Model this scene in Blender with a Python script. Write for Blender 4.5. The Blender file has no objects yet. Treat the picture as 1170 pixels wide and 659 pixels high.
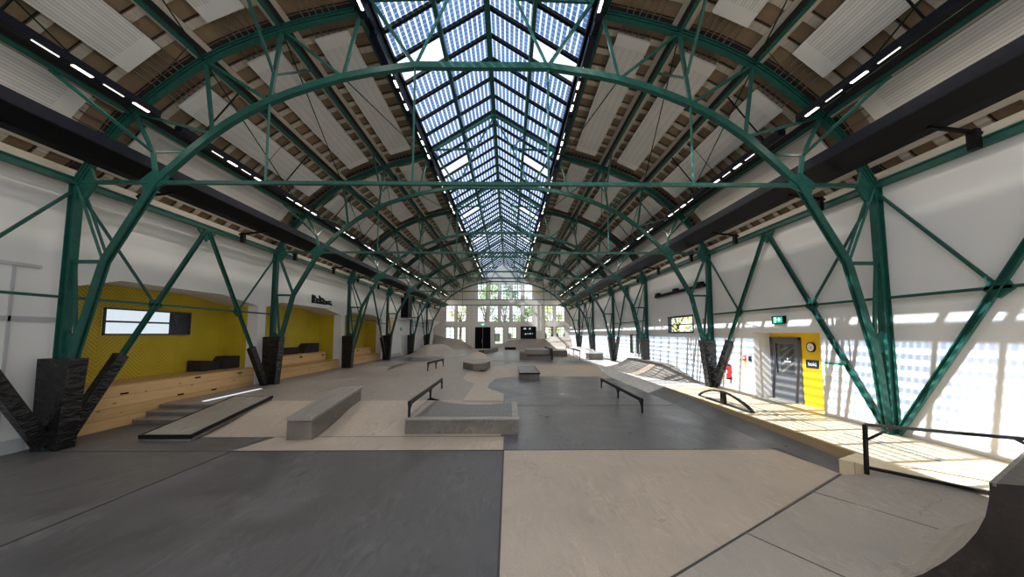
import bpy, bmesh, math, random
from mathutils import Vector, Matrix
random.seed(7)
SC = bpy.context.scene
COL = SC.collection
XC = -0.68            # hall axis
ZL, ZU = -0.28, 0.15  # lower / upper concrete levels (timber deck is z = 0)
S = 7.1               # truss spacing
TY = [8.1 + S * k for k in range(6)]
YEND = 50.6
XL, XR = -10.95, 9.15  # wall faces
Y0 = -3.0
ORD = ['first', 'second', 'third', 'fourth', 'fifth', 'sixth', 'seventh', 'eighth']
SIDE = {-1: 'left', 1: 'right'}

# ------------------------------------------------------------------ materials
def new_mat(name):
    m = bpy.data.materials.new(name); m.use_nodes = True
    nt = m.node_tree; nt.nodes.clear()
    out = nt.nodes.new('ShaderNodeOutputMaterial')
    return m, nt, out
def N(nt, t, **kw):
    n = nt.nodes.new(t)
    for k, v in kw.items():
        if k.startswith('i_'):
            n.inputs[k[2:].replace('_', ' ')].default_value = v
        else: setattr(n, k, v)
    return n
def L(nt, a, b): nt.links.new(a, b)
def c4(c): return (c[0], c[1], c[2], 1.0)
def math_node(nt, op, a, b=None, c=None):
    n = nt.nodes.new('ShaderNodeMath'); n.operation = op
    for i, v in enumerate((a, b, c)):
        if v is None: continue
        if isinstance(v, (int, float)): n.inputs[i].default_value = v
        else: L(nt, v, n.inputs[i])
    return n.outputs[0]
def mixc(nt, fac, a, b, blend='MIX'):
    n = nt.nodes.new('ShaderNodeMix'); n.data_type = 'RGBA'; n.blend_type = blend
    if isinstance(fac, (int, float)): n.inputs[0].default_value = fac
    else: L(nt, fac, n.inputs[0])
    for i, v in ((6, a), (7, b)):
        if isinstance(v, tuple): n.inputs[i].default_value = c4(v)
        else: L(nt, v, n.inputs[i])
    return n.outputs[2]
def coords(nt):
    tc = N(nt, 'ShaderNodeTexCoord')
    return tc.outputs['Object']
def sep(nt, v):
    s = nt.nodes.new('ShaderNodeSeparateXYZ'); L(nt, v, s.inputs[0]); return s.outputs
def noise(nt, vec, scale, detail=4, rough=.55, dist=0.0):
    n = N(nt, 'ShaderNodeTexNoise'); n.inputs['Scale'].default_value = scale
    n.inputs['Detail'].default_value = detail; n.inputs['Roughness'].default_value = rough
    n.inputs['Distortion'].default_value = dist
    if vec is not None: L(nt, vec, n.inputs['Vector'])
    return n.outputs['Fac']
def ramp(nt, fac, stops):
    r = nt.nodes.new('ShaderNodeValToRGB'); el = r.color_ramp.elements
    while len(el) < len(stops): el.new(0.5)
    for e, (p, c) in zip(el, stops): e.position = p; e.color = c4(c)
    L(nt, fac, r.inputs[0]); return r.outputs[0]
def bump(nt, h, strength, dist=.01):
    b = N(nt, 'ShaderNodeBump'); b.inputs['Strength'].default_value = strength; b.inputs['Distance'].default_value = dist
    L(nt, h, b.inputs['Height']); return b.outputs[0]
def mapping(nt, vec, scale=(1, 1, 1), rot=(0, 0, 0)):
    m = N(nt, 'ShaderNodeMapping'); m.inputs['Scale'].default_value = scale; m.inputs['Rotation'].default_value = rot
    L(nt, vec, m.inputs[0]); return m.outputs[0]
def pbr(nt, out, color, rough=.6, metal=0, nrm=None, spec=None):
    p = N(nt, 'ShaderNodeBsdfPrincipled')
    if isinstance(color, tuple): p.inputs['Base Color'].default_value = c4(color)
    else: L(nt, color, p.inputs['Base Color'])
    if isinstance(rough, (int, float)): p.inputs['Roughness'].default_value = rough
    else: L(nt, rough, p.inputs['Roughness'])
    p.inputs['Metallic'].default_value = metal
    if spec is not None: p.inputs['Specular IOR Level'].default_value = spec
    if nrm is not None: L(nt, nrm, p.inputs['Normal'])
    L(nt, p.outputs[0], out.inputs[0]); return p
def plain(name, color, rough=.6, metal=0, var=.12, scale=3.0, spec=None):
    m, nt, out = new_mat(name); v = coords(nt)
    f = noise(nt, v, scale, 5, .6)
    d = tuple(c * (1 - var) for c in color); l = tuple(min(1, c * (1 + var)) for c in color)
    pbr(nt, out, ramp(nt, f, [(.3, d), (.7, l)]), rough, metal, spec=spec); return m
def emit(name, color, strength):
    m, nt, out = new_mat(name); e = N(nt, 'ShaderNodeEmission')
    v = coords(nt); f = noise(nt, v, 2.0, 1)
    L(nt, ramp(nt, f, [(.2, tuple(c * .97 for c in color)), (.8, color)]), e.inputs[0])
    e.inputs[1].default_value = strength
    L(nt, e.outputs[0], out.inputs[0]); return m
def concrete(name, base, var=.25, rough=.55, cracks=True, swirl=True, amp=1.0, spec=None):
    m, nt, out = new_mat(name); v = coords(nt)
    f1 = noise(nt, v, .55, 6, .6, .6)
    a = tuple(c * (1 - var) for c in base); b = tuple(c * (1 + var) for c in base)
    col = ramp(nt, f1, [(.32, a), (.68, b)])
    f2 = noise(nt, v, 60, 3, .7)
    col = mixc(nt, .35, col, ramp(nt, f2, [(.35, (.45, .45, .45)), (.6, (1, 1, 1))]), 'MULTIPLY')
    if swirl:     # power-float streaks
        f3 = noise(nt, mapping(nt, v, (.9, .28, 1), (0, 0, .6)), 4.5, 7, .72, 2.2)
        f4 = noise(nt, v, 1.1, 3, .5, 1.0)
        col = mixc(nt, ramp(nt, f4, [(.42, (.1, .1, .1)), (.62, (.8, .8, .8))]), col, ramp(nt, f3, [(.36, (1 - .34 * amp, 1 - .35 * amp, 1 - .36 * amp)), (.5, (1, 1, 1)), (.64, (1 + .5 * amp, 1 + .47 * amp, 1 + .43 * amp))]), 'MULTIPLY')
    if cracks:
        vo = N(nt, 'ShaderNodeTexVoronoi'); vo.feature = 'DISTANCE_TO_EDGE'; vo.inputs['Scale'].default_value = .33
        dv = N(nt, 'ShaderNodeVectorMath'); dv.operation = 'ADD'; L(nt, v, dv.inputs[0])
        nn = N(nt, 'ShaderNodeTexNoise'); nn.inputs['Scale'].default_value = 1.6; nn.inputs['Detail'].default_value = 5; L(nt, v, nn.inputs[0])
        L(nt, nn.outputs['Color'], dv.inputs[1]); L(nt, dv.outputs[0], vo.inputs[0])
        gate = noise(nt, v, .5, 2)
        k = math_node(nt, 'LESS_THAN', vo.outputs['Distance'], .004)
        k = math_node(nt, 'MULTIPLY', k, math_node(nt, 'GREATER_THAN', gate, .5))
        col = mixc(nt, math_node(nt, 'MULTIPLY', k, .22), col, (.04, .035, .03))
    pbr(nt, out, col, ramp(nt, f1, [(.3, (rough - .12,) * 3), (.7, (rough + .15,) * 3)]), 0, bump(nt, f2, .12, .004), spec)
    return m
def planks(name, c1, c2, board, axis, knots=False, rough=.5, gap=(.1, .06, .03)):
    """boards of width `board` stacked along `axis` (0,1,2), grain along the other in-plane axis"""
    m, nt, out = new_mat(name); v = coords(nt); o = sep(nt, v)
    q = math_node(nt, 'DIVIDE', o[axis], board)
    idx = math_node(nt, 'FLOOR', q); fr = math_node(nt, 'FRACT', q)
    sc = [9, 9, 9]; sc[1] = .9
    g = noise(nt, mapping(nt, v, tuple(sc)), 2.2, 6, .65, .6)
    wn = N(nt, 'ShaderNodeTexWhiteNoise'); wn.noise_dimensions = '1D'; L(nt, idx, wn.inputs['W'])
    f = math_node(nt, 'ADD', math_node(nt, 'MULTIPLY', g, .7), math_node(nt, 'MULTIPLY', wn.outputs[0], .3))
    col = ramp(nt, f, [(.25, c1), (.75, c2)])
    if knots:
        vo = N(nt, 'ShaderNodeTexVoronoi'); vo.inputs['Scale'].default_value = 2.6; L(nt, mapping(nt, v, (1, .7, 1.6)), vo.inputs[0])
        k = math_node(nt, 'LESS_THAN', vo.outputs['Distance'], .11)
        col = mixc(nt, math_node(nt, 'MULTIPLY', k, .7), col, (.16, .07, .02))
    e = math_node(nt, 'LESS_THAN', fr, .035)
    col = mixc(nt, math_node(nt, 'MULTIPLY', e, .8), col, gap)
    pbr(nt, out, col, rough, 0, bump(nt, g, .1, .003)); return m

M = {}
M['green'] = plain('truss_green_paint', (.011, .070, .054), .42, 0, .18, 6, .3)
M['green_light'] = plain('brace_green_paint', (.016, .10, .078), .38, 0, .15, 6, .35)
M['dgreen'] = plain('dark_green_paint', (.006, .03, .022), .8, 0, .15, 6, .03)
M['black'] = plain('black_metal', (.004, .004, .005), .5, 0, .3, 8, .12)
M['blue_black'] = plain('blue_black_housing', (.006, .007, .014), .45, 0, .3, 8, .15)
M['wall'] = plain('white_wall_paint', (.68, .665, .64), .8, 0, .03, .6)
M['wall_end'] = plain('end_wall_paint', (.66, .62, .57), .8, 0, .04, .5)
M['trim'] = plain('wall_base_grey', (.42, .43, .43), .6, 0, .08, 2)
M['dark'] = concrete('dark_concrete', (.088, .083, .082), .3, .45)
M['grey'] = concrete('grey_concrete', (.115, .115, .122), .2, .36)
M['tan'] = concrete('tan_concrete', (.455, .368, .285), .12, .5, amp=.42)
M['tan2'] = concrete('brown_grey_concrete', (.31, .27, .23), .16, .48, amp=.6)
M['pale'] = concrete('pale_concrete', (.36, .315, .265), .12, .5, amp=.4)
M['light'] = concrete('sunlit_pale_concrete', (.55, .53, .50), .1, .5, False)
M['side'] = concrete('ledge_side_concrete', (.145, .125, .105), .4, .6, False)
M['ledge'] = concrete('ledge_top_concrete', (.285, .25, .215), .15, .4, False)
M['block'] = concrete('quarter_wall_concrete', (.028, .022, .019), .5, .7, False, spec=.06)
M['joint'] = plain('joint_filler', (.045, .042, .04), .7, 0, .1)
M['deck'] = planks('deck_boards', (.56, .44, .27), (.72, .58, .38), .14, 0, False, .5, (.2, .14, .08))
M['deck_edge'] = planks('deck_edge_board', (.36, .24, .12), (.47, .33, .18), .3, 2, False, .5)
M['pine'] = planks('pine_boards', (.50, .29, .115), (.70, .44, .20), .29, 2, True, .45, (.2, .1, .04))
M['rib'] = planks('pale_rafter_wood', (.40, .35, .275), (.54, .47, .38), .2, 0, False, .7, (.2, .16, .12))
M['board'] = plain('brown_ceiling_board', (.23, .155, .088), .75, 0, .18, 1.6)
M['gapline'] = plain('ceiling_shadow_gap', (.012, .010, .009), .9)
M['steel'] = plain('galvanised_steel', (.42, .43, .43), .35, .8, .15, 20)
M['rail'] = plain('black_rail_steel', (.008, .008, .009), .4, 0, .2, 8, .2)
M['cushion'] = plain('charcoal_cushion_fabric', (.035, .029, .028), .9, 0, .2, 30, .1)
M['wood_slot'] = planks('orange_wood', (.60, .33, .13), (.75, .45, .2), .4, 2, False, .5)
M['red'] = plain('extinguisher_red', (.75, .02, .015), .3, 0, .1)
M['yellow_label'] = plain('yellow_label', (.9, .65, .02), .5, 0, .05)
M['white'] = plain('white_plastic', (.82, .82, .80), .5, 0, .03)
M['doorgrey'] = plain('grey_door_paint', (.11, .115, .12), .4, 0, .08)
M['doorframe'] = plain('blue_grey_frame', (.08, .085, .11), .4, 0, .08)
M['navy'] = plain('navy_sign', (.012, .012, .03), .5, 0, .1)
M['blackdoor'] = plain('black_door', (.003, .003, .004), .6, 0, .2, 3, .05)
M['window_frame'] = plain('dark_window_frame', (.035, .037, .045), .45, 0, .1)
M['muntin'] = plain('pale_muntin', (.26, .27, .27), .5, 0, .1)
M['sign_green'] = emit('exit_green', (.0, .55, .33), 1.3)
M['sign_white'] = emit('exit_white', (.95, 1, 1), 1.4)
M['green_bar'] = plain('notice_green', (.0, .30, .17), .5, 0, .05)
M['lamp_bright'] = emit('led_bright', (1, .93, .82), 6)
M['lamp_thin'] = emit('led_thin', (1, .95, .88), 2.5)
M['strip'] = emit('sun_streak_glow', (.85, .92, 1.0), 1.0)  # glow that stands in for a streak of sunlight
M['bark'] = plain('bark', (.12, .085, .055), .9, 0, .3, 6)
M['grass'] = plain('outside_grass', (.16, .24, .07), .9, 0, .3, 2)
M['facade'] = plain('outside_facade', (.80, .80, .80), .8, 0, .05, 1)
M['blind'] = plain('outside_blind', (.86, .90, .95), .7, 0, .05, 1)
def leaf_mat(name, c):
    m, nt, out = new_mat(name); v = coords(nt)
    col = ramp(nt, noise(nt, v, 1.3, 3), [(.3, tuple(x * .55 for x in c)), (.7, c)])
    d = N(nt, 'ShaderNodeBsdfDiffuse'); t = N(nt, 'ShaderNodeBsdfTranslucent'); x = N(nt, 'ShaderNodeMixShader')
    L(nt, col, d.inputs[0]); L(nt, col, t.inputs[0]); x.inputs[0].default_value = .5
    L(nt, d.outputs[0], x.inputs[1]); L(nt, t.outputs[0], x.inputs[2]); L(nt, x.outputs[0], out.inputs[0]); return m
M['leaf_a'] = leaf_mat('leaf_green', (.26, .42, .12)); M['leaf_b'] = leaf_mat('leaf_yellow_green', (.52, .56, .12)); M['leaf_c'] = leaf_mat('leaf_blue_green', (.20, .36, .22))

def glass_mat():
    m, nt, out = new_mat('window_glass')
    t = N(nt, 'ShaderNodeBsdfTransparent'); g = N(nt, 'ShaderNodeBsdfGlossy'); x = N(nt, 'ShaderNodeMixShader')
    t.inputs[0].default_value = (.93, .96, .97, 1); g.inputs['Roughness'].default_value = .03
    v = coords(nt); f = noise(nt, v, .7, 1)
    L(nt, math_node(nt, 'MULTIPLY_ADD', f, .04, .04), x.inputs[0])
    L(nt, t.outputs[0], x.inputs[1]); L(nt, g.outputs[0], x.inputs[2]); L(nt, x.outputs[0], out.inputs[0]); return m
M['glass'] = glass_mat()
def pv_mat():
    """semi transparent photovoltaic glass: square blue cells with clear gaps"""
    m, nt, out = new_mat('photovoltaic_glass'); v = coords(nt); o = sep(nt, v)
    u = math_node(nt, 'FRACT', math_node(nt, 'DIVIDE', o[1], S / 49.0))
    w = math_node(nt, 'FRACT', math_node(nt, 'DIVIDE', o[0], .155))
    gu = math_node(nt, 'LESS_THAN', w, .30); gw = math_node(nt, 'LESS_THAN', u, .10)
    f = noise(nt, v, .8, 2)
    cell = ramp(nt, f, [(.3, (.08, .13, .23)), (.7, (.15, .22, .35))])
    col = mixc(nt, gw, cell, (.45, .58, .80))
    col = mixc(nt, gu, col, (.92, .97, 1.0))
    t = N(nt, 'ShaderNodeBsdfTransparent'); L(nt, col, t.inputs[0])
    g = N(nt, 'ShaderNodeBsdfGlossy'); g.inputs['Roughness'].default_value = .15; g.inputs[0].default_value = (.5, .6, .8, 1)
    x = N(nt, 'ShaderNodeMixShader'); x.inputs[0].default_value = .03
    L(nt, t.outputs[0], x.inputs[1]); L(nt, g.outputs[0], x.inputs[2]); L(nt, x.outputs[0], out.inputs[0]); return m
M['pv'] = pv_mat()
def chevron_mat():
    m, nt, out = new_mat('yellow_chevron_panel'); v = coords(nt); o = sep(nt, v)
    h = math_node(nt, 'ADD', o[1], o[0])
    tri = math_node(nt, 'PINGPONG', h, .62)
    q = math_node(nt, 'FRACT', math_node(nt, 'DIVIDE', math_node(nt, 'ADD', o[2], tri), .12))
    gr = math_node(nt, 'LESS_THAN', q, .3)
    f = noise(nt, v, 1.2, 3)
    col = ramp(nt, f, [(.3, (.47, .345, .012)), (.7, (.56, .415, .016))])
    col = mixc(nt, math_node(nt, 'MULTIPLY', gr, .6), col, (.2, .14, .005))
    vs = math_node(nt, 'LESS_THAN', math_node(nt, 'FRACT', math_node(nt, 'DIVIDE', h, .62)), .012)
    col = mixc(nt, math_node(nt, 'MULTIPLY', vs, .5), col, (.2, .14, .005))
    pbr(nt, out, col, .6, 0, bump(nt, math_node(nt, 'SUBTRACT', 1.0, gr), .5, .006)); return m
M['yellow'] = chevron_mat()
M['yellow_bright'] = plain('yellow_door_surround', (.85, .56, .012), .5, 0, .05, 2)
def panel_mat():
    """white perforated acoustic panel: fine dark slots along the length, plain border"""
    m, nt, out = new_mat('white_acoustic_panel'); v = coords(nt); o = sep(nt, v)
    q = math_node(nt, 'FRACT', math_node(nt, 'DIVIDE', o[0], .068))
    a = math_node(nt, 'LESS_THAN', q, .30)
    inside = math_node(nt, 'LESS_THAN', math_node(nt, 'ABSOLUTE', o[1]), 2.6)
    inx = math_node(nt, 'LESS_THAN', math_node(nt, 'ABSOLUTE', o[0]), .55)
    k = math_node(nt, 'MULTIPLY', math_node(nt, 'MULTIPLY', a, inside), inx)
    q2 = math_node(nt, 'FRACT', math_node(nt, 'DIVIDE', o[0], .204))
    b = math_node(nt, 'MULTIPLY', math_node(nt, 'LESS_THAN', q2, .5), math_node(nt, 'MULTIPLY', inside, inx))
    f = noise(nt, v, 1.0, 3)
    col = ramp(nt, f, [(.3, (.54, .52, .485)), (.7, (.61, .585, .545))])
    col = mixc(nt, math_node(nt, 'MULTIPLY', k, .42), col, (.20, .19, .18))
    col = mixc(nt, math_node(nt, 'MULTIPLY', b, .18), col, (.3, .28, .26))
    pbr(nt, out, col, .7); return m
M['acoustic'] = panel_mat()
def vinyl_mat():
    m, nt, out = new_mat('black_vinyl_pad'); v = coords(nt)
    f = noise(nt, mapping(nt, v, (1.2, 1.2, 3.5)), 1.8, 2, .5, .8)
    f2 = noise(nt, v, 40, 2)
    pbr(nt, out, ramp(nt, f2, [(.3, (.006, .0055, .006)), (.7, (.011, .010, .010))]), .26, 0, bump(nt, f, .9, .09), .45); return m
M['vinyl'] = vinyl_mat()
def grate_mat():
    m, nt, out = new_mat('perforated_grate'); v = coords(nt); o = sep(nt, v)
    a = math_node(nt, 'LESS_THAN', math_node(nt, 'FRACT', math_node(nt, 'DIVIDE', o[1], .06)), .5)
    b = math_node(nt, 'LESS_THAN', math_node(nt, 'FRACT', math_node(nt, 'DIVIDE', o[0], .05)), .6)
    col = mixc(nt, math_node(nt, 'MULTIPLY', a, b), (.45, .42, .36), (.06, .05, .045))
    pbr(nt, out, col, .5); return m
M['grate'] = grate_mat()
def tile_mat():
    m, nt, out = new_mat('dark_paver_tile'); v = coords(nt); o = sep(nt, v)
    a = math_node(nt, 'LESS_THAN', math_node(nt, 'FRACT', math_node(nt, 'DIVIDE', o[1], .11)), .08)
    b = math_node(nt, 'LESS_THAN', math_node(nt, 'FRACT', math_node(nt, 'DIVIDE', o[0], .11)), .08)
    f = noise(nt, v, 6, 4)
    col = ramp(nt, f, [(.3, (.09, .088, .085)), (.7, (.14, .135, .13))])
    col = mixc(nt, math_node(nt, 'MAXIMUM', a, b), col, (.2, .19, .175))
    pbr(nt, out, col, .45); return m
M['tile'] = tile_mat()

# ------------------------------------------------------------------ mesh builder
class MB:
    def __init__(s): s.v = []; s.f = []; s.mi = []; s.m = 0
    def face(s, pts):
        b = len(s.v); s.v += [Vector(p) for p in pts]; s.f.append(list(range(b, b + len(pts)))); s.mi.append(s.m); return s
    def raw(s, verts, faces):
        b = len(s.v); s.v += [Vector(p) for p in verts]
        for f in faces: s.f.append([b + i for i in f]); s.mi.append(s.m)
        return s
    def hexa(s, p):   # 8 points: bottom 4 ccw, top 4 ccw
        return s.raw(p, [(3, 2, 1, 0), (4, 5, 6, 7), (0, 1, 5, 4), (1, 2, 6, 5), (2, 3, 7, 6), (3, 0, 4, 7)])
    def box(s, x0, x1, y0, y1, z0, z1):
        return s.hexa([(x0, y0, z0), (x1, y0, z0), (x1, y1, z0), (x0, y1, z0), (x0, y0, z1), (x1, y0, z1), (x1, y1, z1), (x0, y1, z1)])
    def bar(s, p, q, w, d=None, up=(0, 1, 0)):
        """rectangular bar p->q; d = thickness along up (made perpendicular), w across"""
        d = d or w; p = Vector(p); q = Vector(q); a = (q - p).normalized(); u = Vector(up)
        u = u - a * u.dot(a)
        if u.length < 1e-4: u = a.orthogonal()
        u.normalize(); r = a.cross(u); r *= w / 2; u = u * (d / 2)
        return s.hexa([p - r - u, p + r - u, p + r + u, p - r + u, q - r - u, q + r - u, q + r + u, q - r + u])
    def tube(s, p, q, r, n=8, r2=None):
        p = Vector(p); q = Vector(q); a = (q - p).normalized(); u = a.orthogonal().normalized(); w = a.cross(u); r2 = r if r2 is None else r2
        vs = [p + (u * math.cos(t) + w * math.sin(t)) * r for t in [2 * math.pi * i / n for i in range(n)]]
        vs += [q + (u * math.cos(t) + w * math.sin(t)) * r2 for t in [2 * math.pi * i / n for i in range(n)]]
        fs = [(i, (i + 1) % n, n + (i + 1) % n, n + i) for i in range(n)] + [tuple(range(n - 1, -1, -1)), tuple(range(n, 2 * n))]
        return s.raw(vs, fs)
    def path(s, pts, w, d, up=(0, 1, 0)):
        for a, b in zip(pts, pts[1:]): s.bar(a, b, w, d, up)
        return s
    def ptube(s, pts, r, n=8):
        for a, b in zip(pts, pts[1:]): s.tube(a, b, r, n)
        return s
    def prism(s, pts, vec):
        """planar polygon pts extruded by vec"""
        n = len(pts); v = Vector(vec); pts = [Vector(p) for p in pts]
        return s.raw(pts + [p + v for p in pts], [tuple(range(n - 1, -1, -1)), tuple(range(n, 2 * n))] + [(i, (i + 1) % n, n + (i + 1) % n, n + i) for i in range(n)])
    def grid(s, rows):
        b = len(s.v); nr = len(rows); nc = len(rows[0])
        for r in rows: s.v += [Vector(p) for p in r]
        for i in range(nr - 1):
            for j in range(nc - 1):
                s.f.append([b + i * nc + j, b + i * nc + j + 1, b + (i + 1) * nc + j + 1, b + (i + 1) * nc + j]); s.mi.append(s.m)
        return s
    def build(s, name, mats, parent=None, base=None, smooth=False, bevel=0, world=None):
        if not isinstance(mats, (list, tuple)): mats = [mats]
        if parent is not None: org = wloc(parent)
        elif base is not None: org = Vector(base)
        else:
            xs = [p.x for p in s.v]; ys = [p.y for p in s.v]; zs = [p.z for p in s.v]
            org = Vector(((min(xs) + max(xs)) / 2, (min(ys) + max(ys)) / 2, min(zs)))
        me = bpy.data.meshes.new(name)
        me.from_pydata([tuple(p - org) for p in s.v], [], s.f)
        for m in mats: me.materials.append(m)
        for p, i in zip(me.polygons, s.mi): p.material_index = i; p.use_smooth = smooth
        bm = bmesh.new(); bm.from_mesh(me)
        bmesh.ops.remove_doubles(bm, verts=bm.verts, dist=1e-5)
        bmesh.ops.recalc_face_normals(bm, faces=bm.faces); bm.to_mesh(me); bm.free()
        o = bpy.data.objects.new(name, me); COL.objects.link(o)
        if parent is not None: o.parent = parent
        else: o.location = org
        if bevel:
            b = o.modifiers.new('edge', 'BEVEL'); b.width = bevel; b.segments = 2; b.limit_method = 'ANGLE'
        return o
def wloc(o):
    l = Vector(o.location)
    while o.parent: o = o.parent; l += Vector(o.location)
    return l
def tag(o, label, cat, group=None):
    o['label'] = label; o['category'] = cat
    if group: o['group'] = group
    return o
def thing(name, label, cat, loc, group=None):
    o = bpy.data.objects.new(name, None); COL.objects.link(o); o.location = loc; o.empty_display_size = .2
    return tag(o, label, cat, group)
def struct(o): o['kind'] = 'structure'; return o
def dup(root, loc, label, group=None, skip=()):
    r = root.copy(); COL.objects.link(r); r.location = loc; r['label'] = label
    if group: r['group'] = group
    for ch in root.children:
        if ch.name.split('.')[0] in skip: continue
        c = ch.copy(); COL.objects.link(c); c.parent = r
        for g in ch.children:
            d = g.copy(); COL.objects.link(d); d.parent = c
    return r
def smooth_pts(pts, sub=4):
    """Catmull-Rom through 2D points"""
    out = []
    P = [pts[0]] + list(pts) + [pts[-1]]
    for i in range(1, len(P) - 2):
        for k in range(sub):
            t = k / sub; a, b, c, d = P[i - 1], P[i], P[i + 1], P[i + 2]
            out.append(tuple(.5 * (2 * b[j] + (c[j] - a[j]) * t + (2 * a[j] - 5 * b[j] + 4 * c[j] - d[j]) * t * t + (3 * b[j] - a[j] - 3 * c[j] + d[j]) * t ** 3) for j in (0, 1)))
    out.append(pts[-1]); return out
def text_mesh(s, body, size, org, xdir, ydir, depth_off=0.0):
    """flat lettering added to MB s"""
    cu = bpy.data.curves.new('lettering', 'FONT'); cu.body = body; cu.size = size; cu.align_x = 'CENTER'; cu.align_y = 'CENTER'
    ob = bpy.data.objects.new('lettering', cu); COL.objects.link(ob)
    bpy.context.view_layer.update()
    me = bpy.data.meshes.new_from_object(ob.evaluated_get(bpy.context.evaluated_depsgraph_get()))
    o = Vector(org); xd = Vector(xdir); yd = Vector(ydir)
    s.raw([o + xd * v.co.x + yd * v.co.y for v in me.vertices], [tuple(p.vertices) for p in me.polygons])
    bpy.data.objects.remove(ob); bpy.data.curves.remove(cu); bpy.data.meshes.remove(me)

# ------------------------------------------------------------------ floor
def flat(name, pts, z, m, base=None):
    o = MB().face([(p[0], p[1], p[2] if len(p) > 2 else z) for p in pts]).build(name, m)
    return struct(o)
flat('floor', [(-12.5, Y0), (9.3, Y0), (9.3, 24), (-12.5, 24)], ZL, M['dark'])
flat('floor', [(-.12, 7.92), (6.2, 8.0), (6.2, 21.2), (-2.5, 21.2), (-2.5, 9), (-.12, 9)], ZL + .003, M['grey'])
flat('floor', [(-10.95, Y0), (-6.46, Y0), (-6.2, 7.9), (-6.2, 10.3), (-10.95, 10.3)], ZL + .003, concrete('left_slab', (.105, .097, .094), .2, .45))
sQ = lambda s, w, z: (.857 * s - .516 * w, .516 * s + .857 * w, z)
flat('floor', [(-.1, Y0), (-.1, 7.9), (6.02, 7.98), (6.27, 6.55), (1.79, 3.88), (-.1, 2.75)], ZL + .005, M['tan'])
flat('floor', [(-6.2, 7.93), (-.12, 7.93), (-.12, 8.96), (-5.9, 8.96)], ZL + .006, M['tan'])
# joints between slabs
j = MB()
for a, b in [((-6.46, Y0), (-6.2, 7.9)), ((-.11, Y0), (-.11, 7.92)), ((-10.9, 7.92), (6.1, 7.92)), ((-5.9, 8.96), (-.15, 8.96)), ((-.1, 2.75), (6.27, 6.55)), ((-2.4, 12.7), (6.1, 12.7))]:
    j.bar((a[0], a[1], ZL + .0065), (b[0], b[1], ZL + .0065), .028, .004, (0, 0, 1))
struct(j.build('floor', M['joint']))
# bank up to the pale sloping slab by the deck
rows = []
for w in [x * .25 for x in range(-12, 7)] + [1.6, 1.7, 1.85, 2.0, 2.15, 2.3, 2.4]:
    r = []
    for k in range(25):
        s_ = -3 + k * (8.72 + 3) / 24
        t = max(0, (s_ - 6.9) / 1.82)
        e_ = min(1, max(0, (2.4 - w) / .7)); e_ = e_ * e_ * (3 - 2 * e_)
        r.append(sQ(s_, w, ZL + .004 + .276 * t * t * e_))
    rows.append(r)
MB().grid(rows)
bk = MB().grid(rows).build('concrete_bank', M['pale'], smooth=True)
tag(bk, 'pale curved concrete bank in the right foreground rising to the railing', 'bank')
j = MB()
for s_ in (5.1, 7.35):
    j.path([sQ(s_, w, ZL + .008 + (.276 * max(0, (s_ - 6.9) / 1.82) ** 2 if w < 2 else 0)) for w in (2.4, 1.6, .8, 0, -1)], .018, .004, (0, 0, 1))
j.path([sQ(s_, 2.4, ZL + .009) for s_ in (6.0, 7.2, 8.7)], .022, .004, (0, 0, 1))
j.build('expansion_joint', M['side'], bk)
# sloping strip beside the deck
rows = []
for k in range(12):
    y = 6.6 + k * (15.3 - 6.6) / 11; t = min(1, max(0, (y - 6.6) / 7.4))
    rows.append([(6.2, y, ZL + .004), (6.95, y, ZL + .05 + .22 * t)])
struct(MB().grid(rows).build('floor', M['grey']))
struct(MB().grid([[(6.2, 15.3, ZL + .004), (6.95, 15.3, -.01)], [(6.18, 21.2, ZL + .006), (6.9, 21.2, 0)], [(6.14, 23.95, ZU), (6.9, 24, 0)], [(6.14, YEND, ZU), (6.9, YEND, .02)]]).build('floor', M['light']))  # pale colour carries the sunlit floor past where the sun lamp reaches
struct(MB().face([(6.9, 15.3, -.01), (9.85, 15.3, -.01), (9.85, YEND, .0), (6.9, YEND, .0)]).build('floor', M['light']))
# front bank up to the upper level
rows = []
for k in range(9):
    t = k / 8; y = 8.96 + t * 2.5; z = ZL + .006 + (ZU - ZL) * (t - math.sin(2 * math.pi * t) / 14)
    rows.append([(-7.9, y, z), (-4, y, z), (-.2, y, z)])
o = MB().grid(rows).build('concrete_bank', M['tan'], smooth=True)
tag(o, 'wide tan concrete bank rising across the hall behind the front strip', 'bank')
# right edge of the plateau
lo = [(-.2, 11.0), (-.2, 15.2), (-.85, 15.3), (-1.02, 16.4), (-1.0, 18.5), (-.7, 20.3), (.3, 21.2), (6.15, 21.2)]
hi = [(-1.5, 11.46), (-1.5, 15.4), (-1.9, 15.9), (-2.25, 17), (-2.3, 19.4), (-1.9, 21.6), (-.4, 23.9), (6.15, 23.9)]
o = MB().grid([[(x, y, ZL + .005) for x, y in lo], [((x + a) / 2, (y + b) / 2, ZL + .21) for (x, y), (a, b) in zip(lo, hi)], [(x, y, ZU) for x, y in hi]]).build('concrete_bank', M['tan'])
tag(o, 'curved tan concrete bank wrapping round the grey middle floor', 'bank')
struct(MB().face([(-1.5, 11.46, ZU), (-1.5, 11.3, ZU), (-.2, 11.3, ZU), (-.2, 11.46, ZU)]).build('floor', M['tan2']))
up = [(x, y, ZU) for x, y in hi] + [(6.15, 30, ZU), (-12.6, 30, ZU), (-12.6, 11.46, ZU)]
struct(MB().face(up).build('floor', M['tan2']))
flat('floor', [(-12.6, 30), (6.15, 30), (6.15, YEND), (-12.6, YEND)], ZU, M['pale'])
flat('floor', [(-10.9, 27), (-6, 27), (-3.8, 33), (-10.9, 33)], ZU + .004, M['grey'])
flat('floor', [(-1.6, 25.2), (6.15, 25.2), (6.15, 28.5), (-1.2, 28.5)], ZU + .004, M['grey'])
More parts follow.
